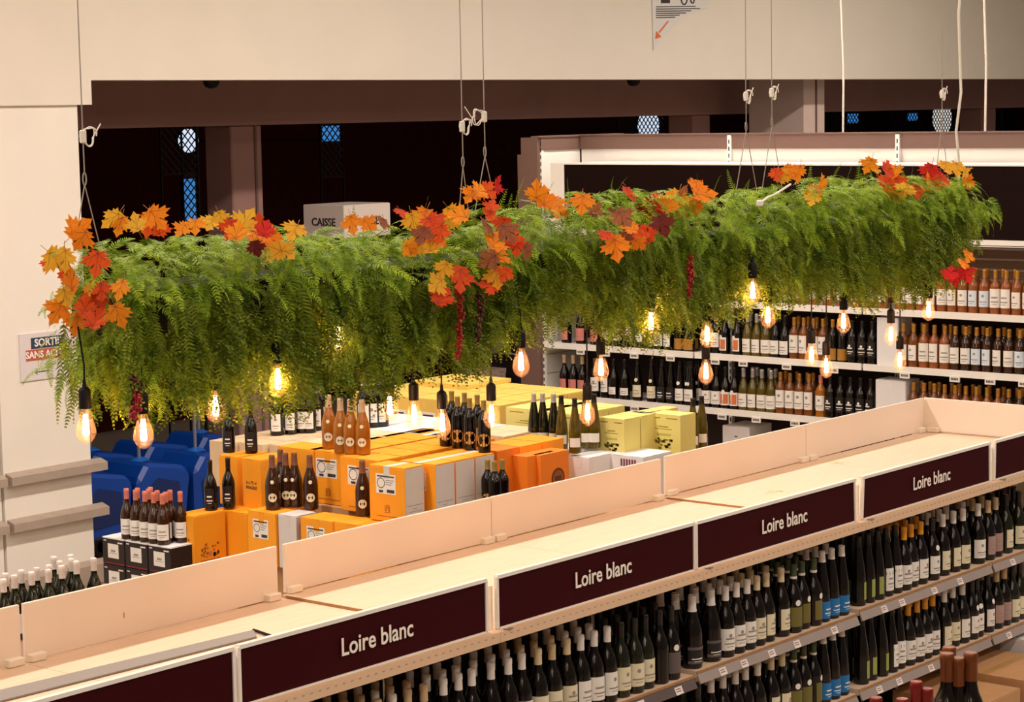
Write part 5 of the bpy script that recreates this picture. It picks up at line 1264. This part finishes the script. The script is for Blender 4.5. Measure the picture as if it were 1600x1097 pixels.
for (px, py, c, sz) in leaves:
    end = px < 196 and py > 350
    top = py < 300+ (345-300)*(1-px/1600)+20
    Yp = -.18+rl.uniform(-.05, .03)
    if px > 1480 and py > 380: Yp = -.22
    if top: Yp = rl.uniform(-.10, .06)
    p = hit(px, py, 0, -.47+rl.uniform(-.04, .04)) if end else hit(px, py, 1, Yp)
    Zd = float((MR@(p-CAM))[2]); s = sz*Zd/F/1.12
    a = rl.uniform(-.6, .6)
    nrm = Vector((-.5+rl.uniform(-.8, .7), -.7, .25+rl.uniform(-.6, .8))).normalized()
    if end: nrm = Vector((-1, -.45+rl.uniform(-.6, .5), .2+rl.uniform(-.5, .5))).normalized()
    upv = Vector((rl.uniform(-1, 1), 0, rl.choice([-1, -1, 1])*rl.uniform(.4, 1)))
    y_ = (upv-nrm*upv.dot(nrm)).normalized(); x_ = y_.cross(nrm)
    Rm = np.column_stack([x_, y_, nrm])*s
    o = gpart('maple_leaf', LM[c][rl.randrange(4)], tuple(p), Rm); o['label'] = LW[c]+' maple leaf'
# twigs between leaf clusters
# berry strands
M_berry = mat('red_berry', srgb(150, 14, 10), .25, noise=.2, nscale=40); M_berryd = mat('dark_berry', srgb(80, 8, 14), .25)
ico = MB(); ico.lathe([(.3, -.95), (.85, -.5), (1, 0), (.85, .5), (.3, .95)], 6); iv = np.array(ico.v); ifc = ico.f
def berries(px, y0, y1, Y, m, width=.018):
    p0 = hit(px, y0, 1, Y); p1 = hit(px, y1, 1, Y); L = p0[2]-p1[2]; n = int(L/.0042); b = MB()
    for k in range(n):
        t = k/n; a = rl.uniform(0, 6.28); w = width*(1-.45*t)*rl.uniform(.3, 1); c = np.array([w*math.cos(a)+.01*math.sin(t*5), w*math.sin(a), -L*t]); r = rl.uniform(.0055, .008)
        b.add((iv*r+c).tolist(), ifc)
    b.tube([(0, 0, .02), (.01*math.sin(2.5), 0, -L/2), (0, 0, -L)], .0025, 4)
    gpart('berry_strand', b.mesh('berry_strand', m, True), tuple(p0))
for a in ((716, 452, 562, -.10, M_berry), (747, 462, 540, -.08, M_berryd), (207, 590, 658, -.08, M_berryd), (211, 618, 656, -.1, M_berry), (1077, 402, 466, -.09, M_berry), (1078, 420, 462, -.1, M_berry)): berries(*a)
# white plugged cord end lying in the ferns
p = hit(1187, 318, 1, -.12); q = hit(1212, 303, 1, -.1); r3 = hit(1235, 288, 1, -.05)
t = thing('cord_plug', 'white cord end with small plug lying on the ferns right of centre', 'cord', tuple(p))
b = MB(); b.tube([(0, 0, 0), tuple((q-p)*.5+np.array([0, 0, .006])), tuple(q-p), tuple(r3-p)], .005, 6); build('cord', b, M_cordw, t)
b = MB(); b.lathe([(.008, -.014), (.015, -.008), (.015, .01), (.006, .016)], 10); build('plug', b, M_cordw, t)

# ------------------------------------------------------------------ pendant bulbs
gm = bpy.data.materials.new('clear_amber_glass'); gm.use_nodes = True; nt = gm.node_tree; nt.nodes.clear()
out = nt.nodes.new('ShaderNodeOutputMaterial'); tr = nt.nodes.new('ShaderNodeBsdfTransparent'); tr.inputs[0].default_value = (1, .90, .78, 1)
gl = nt.nodes.new('ShaderNodeBsdfGlossy'); gl.inputs['Roughness'].default_value = .3; tl = nt.nodes.new('ShaderNodeBsdfTranslucent'); tl.inputs[0].default_value = (1, .55, .30, 1)
lw = nt.nodes.new('ShaderNodeLayerWeight'); lw.inputs[0].default_value = .35; m1 = nt.nodes.new('ShaderNodeMixShader'); m2 = nt.nodes.new('ShaderNodeMixShader'); m2.inputs[0].default_value = .02
nt.links.new(lw.outputs['Facing'], m1.inputs[0]); mm = nt.nodes.new('ShaderNodeMath'); mm.operation = 'MULTIPLY'; mm.inputs[1].default_value = .08; nt.links.new(lw.outputs['Facing'], mm.inputs[0]); nt.links.new(mm.outputs[0], m1.inputs[0])
nt.links.new(tr.outputs[0], m1.inputs[1]); nt.links.new(gl.outputs[0], m1.inputs[2]); nt.links.new(m1.outputs[0], m2.inputs[1]); nt.links.new(tl.outputs[0], m2.inputs[2]); nt.links.new(m2.outputs[0], out.inputs[0])
M_fil = mat('glowing_filament', (1, .6, .3, 1), .5, emit=(1, .66, .40, 1), strength=32)
b = MB(); b.lathe([(.013, .052), (.0145, .040), (.020, .022), (.028, 0), (.032, -.020), (.0315, -.034), (.024, -.050), (.012, -.060), (.004, -.064)], 20, cap=False); me_glass = b.mesh('glass_bulb', gm, True)
me_glass.polygons.foreach_set('use_smooth', [True]*len(me_glass.polygons))
b = MB()
for k in range(8):
    a = k*math.pi/4; c_, s_ = math.cos(a), math.sin(a)
    b.tube([(.004*c_, .004*s_, .036), (.0075*c_, .0075*s_, .0), (.0095*c_, .0095*s_, -.032), (.005*math.cos(a+.4), .005*math.sin(a+.4), -.038)], .0015, 4)
me_fil = b.mesh('filament', M_fil)
b = MB(); b.lathe([(.007, .030), (.0055, .048), (.003, .056)], 8); me_stem = b.mesh('glass_stem', mat('glass_mount', srgb(230, 215, 190), .2))
b = MB(); b.lathe([(.0185, .048), (.019, .052), (.019, .104), (.0165, .110), (.007, .118), (.0045, .140)], 16); me_sock = b.mesh('socket', M_black, True)
bulbs = [(134,662,.14),(224,670,-.04),(337,632,.05),(434,590,-.07),(529,524,-.02),(609,632,.2),(647,645,.25),(691,658,.2),(768,645,.2),(814,563,-.06),(939,572,.1),(918,642,.3),(1017,500,-.06),(1018,478,-.0),(1105,520,.0),(1103,578,.2),(1176,452,-.1),(1200,490,-.08),(1268,552,.2),(1291,570,.25),(1318,500,.0),(1392,520,.1),(1406,560,.3),(1451,481,-.08)]
for k, (px, py, Y) in enumerate(bulbs):
    p = hit(px, py, 1, Y); ztop = 3.0
    t = thing('pendant_bulb', 'glowing clear filament bulb on a black socket, %s from the left below the garland' % ordw(k), 'bulb', tuple(p), 'filament bulbs hanging from the garland')
    ob('glass_bulb', me_glass, t); ob('filament', me_fil, t); ob('glass_stem', me_stem, t); ob('socket', me_sock, t)
    b = MB(); Lc = max(.15, ztop-float(p[2])); b.tube([(0, 0, .135), (.002, 0, Lc*.6), (0, .02, Lc)], .0032, 5); build('cord', b, M_black, t)
    l = bpy.data.lights.new('bulb_light', 'POINT'); l.energy = 4.2; l.color = (1, .53, .27); l.shadow_soft_size = .012
    lo_ = bpy.data.objects.new('bulb_light', l); COL.objects.link(lo_); lo_.parent = t; lo_.location = (0, 0, -.01)

# fallen fern bits on the gondola top
for px, py, lb in ((1216, 771, 'small heap of fallen fern bits on the bare top near the third sign'), (1306, 725, 'fallen fern scraps on the top near a board joint')):
    p = hit(px, py, 2, SZ+.006); t = thing('fern_scraps', lb, 'leaves', tuple(p))
    ps = []
    for k in range(7 if px < 1300 else 5):
        a = rl.uniform(0, 6.28); Rm = frame_from((math.cos(a), math.sin(a), .3), roll=rl.uniform(-.3, .3)); s = rl.uniform(.25, .4); v, tt = STR[k % 2]; ps.append((v@(Rm*s).T+np.array([rl.uniform(-.05, .03), rl.uniform(-.03, .03), .004]), tt))
    o = ob('scraps', big_mesh('scraps', ps, [L_fern]), t); o['kind'] = 'stuff'
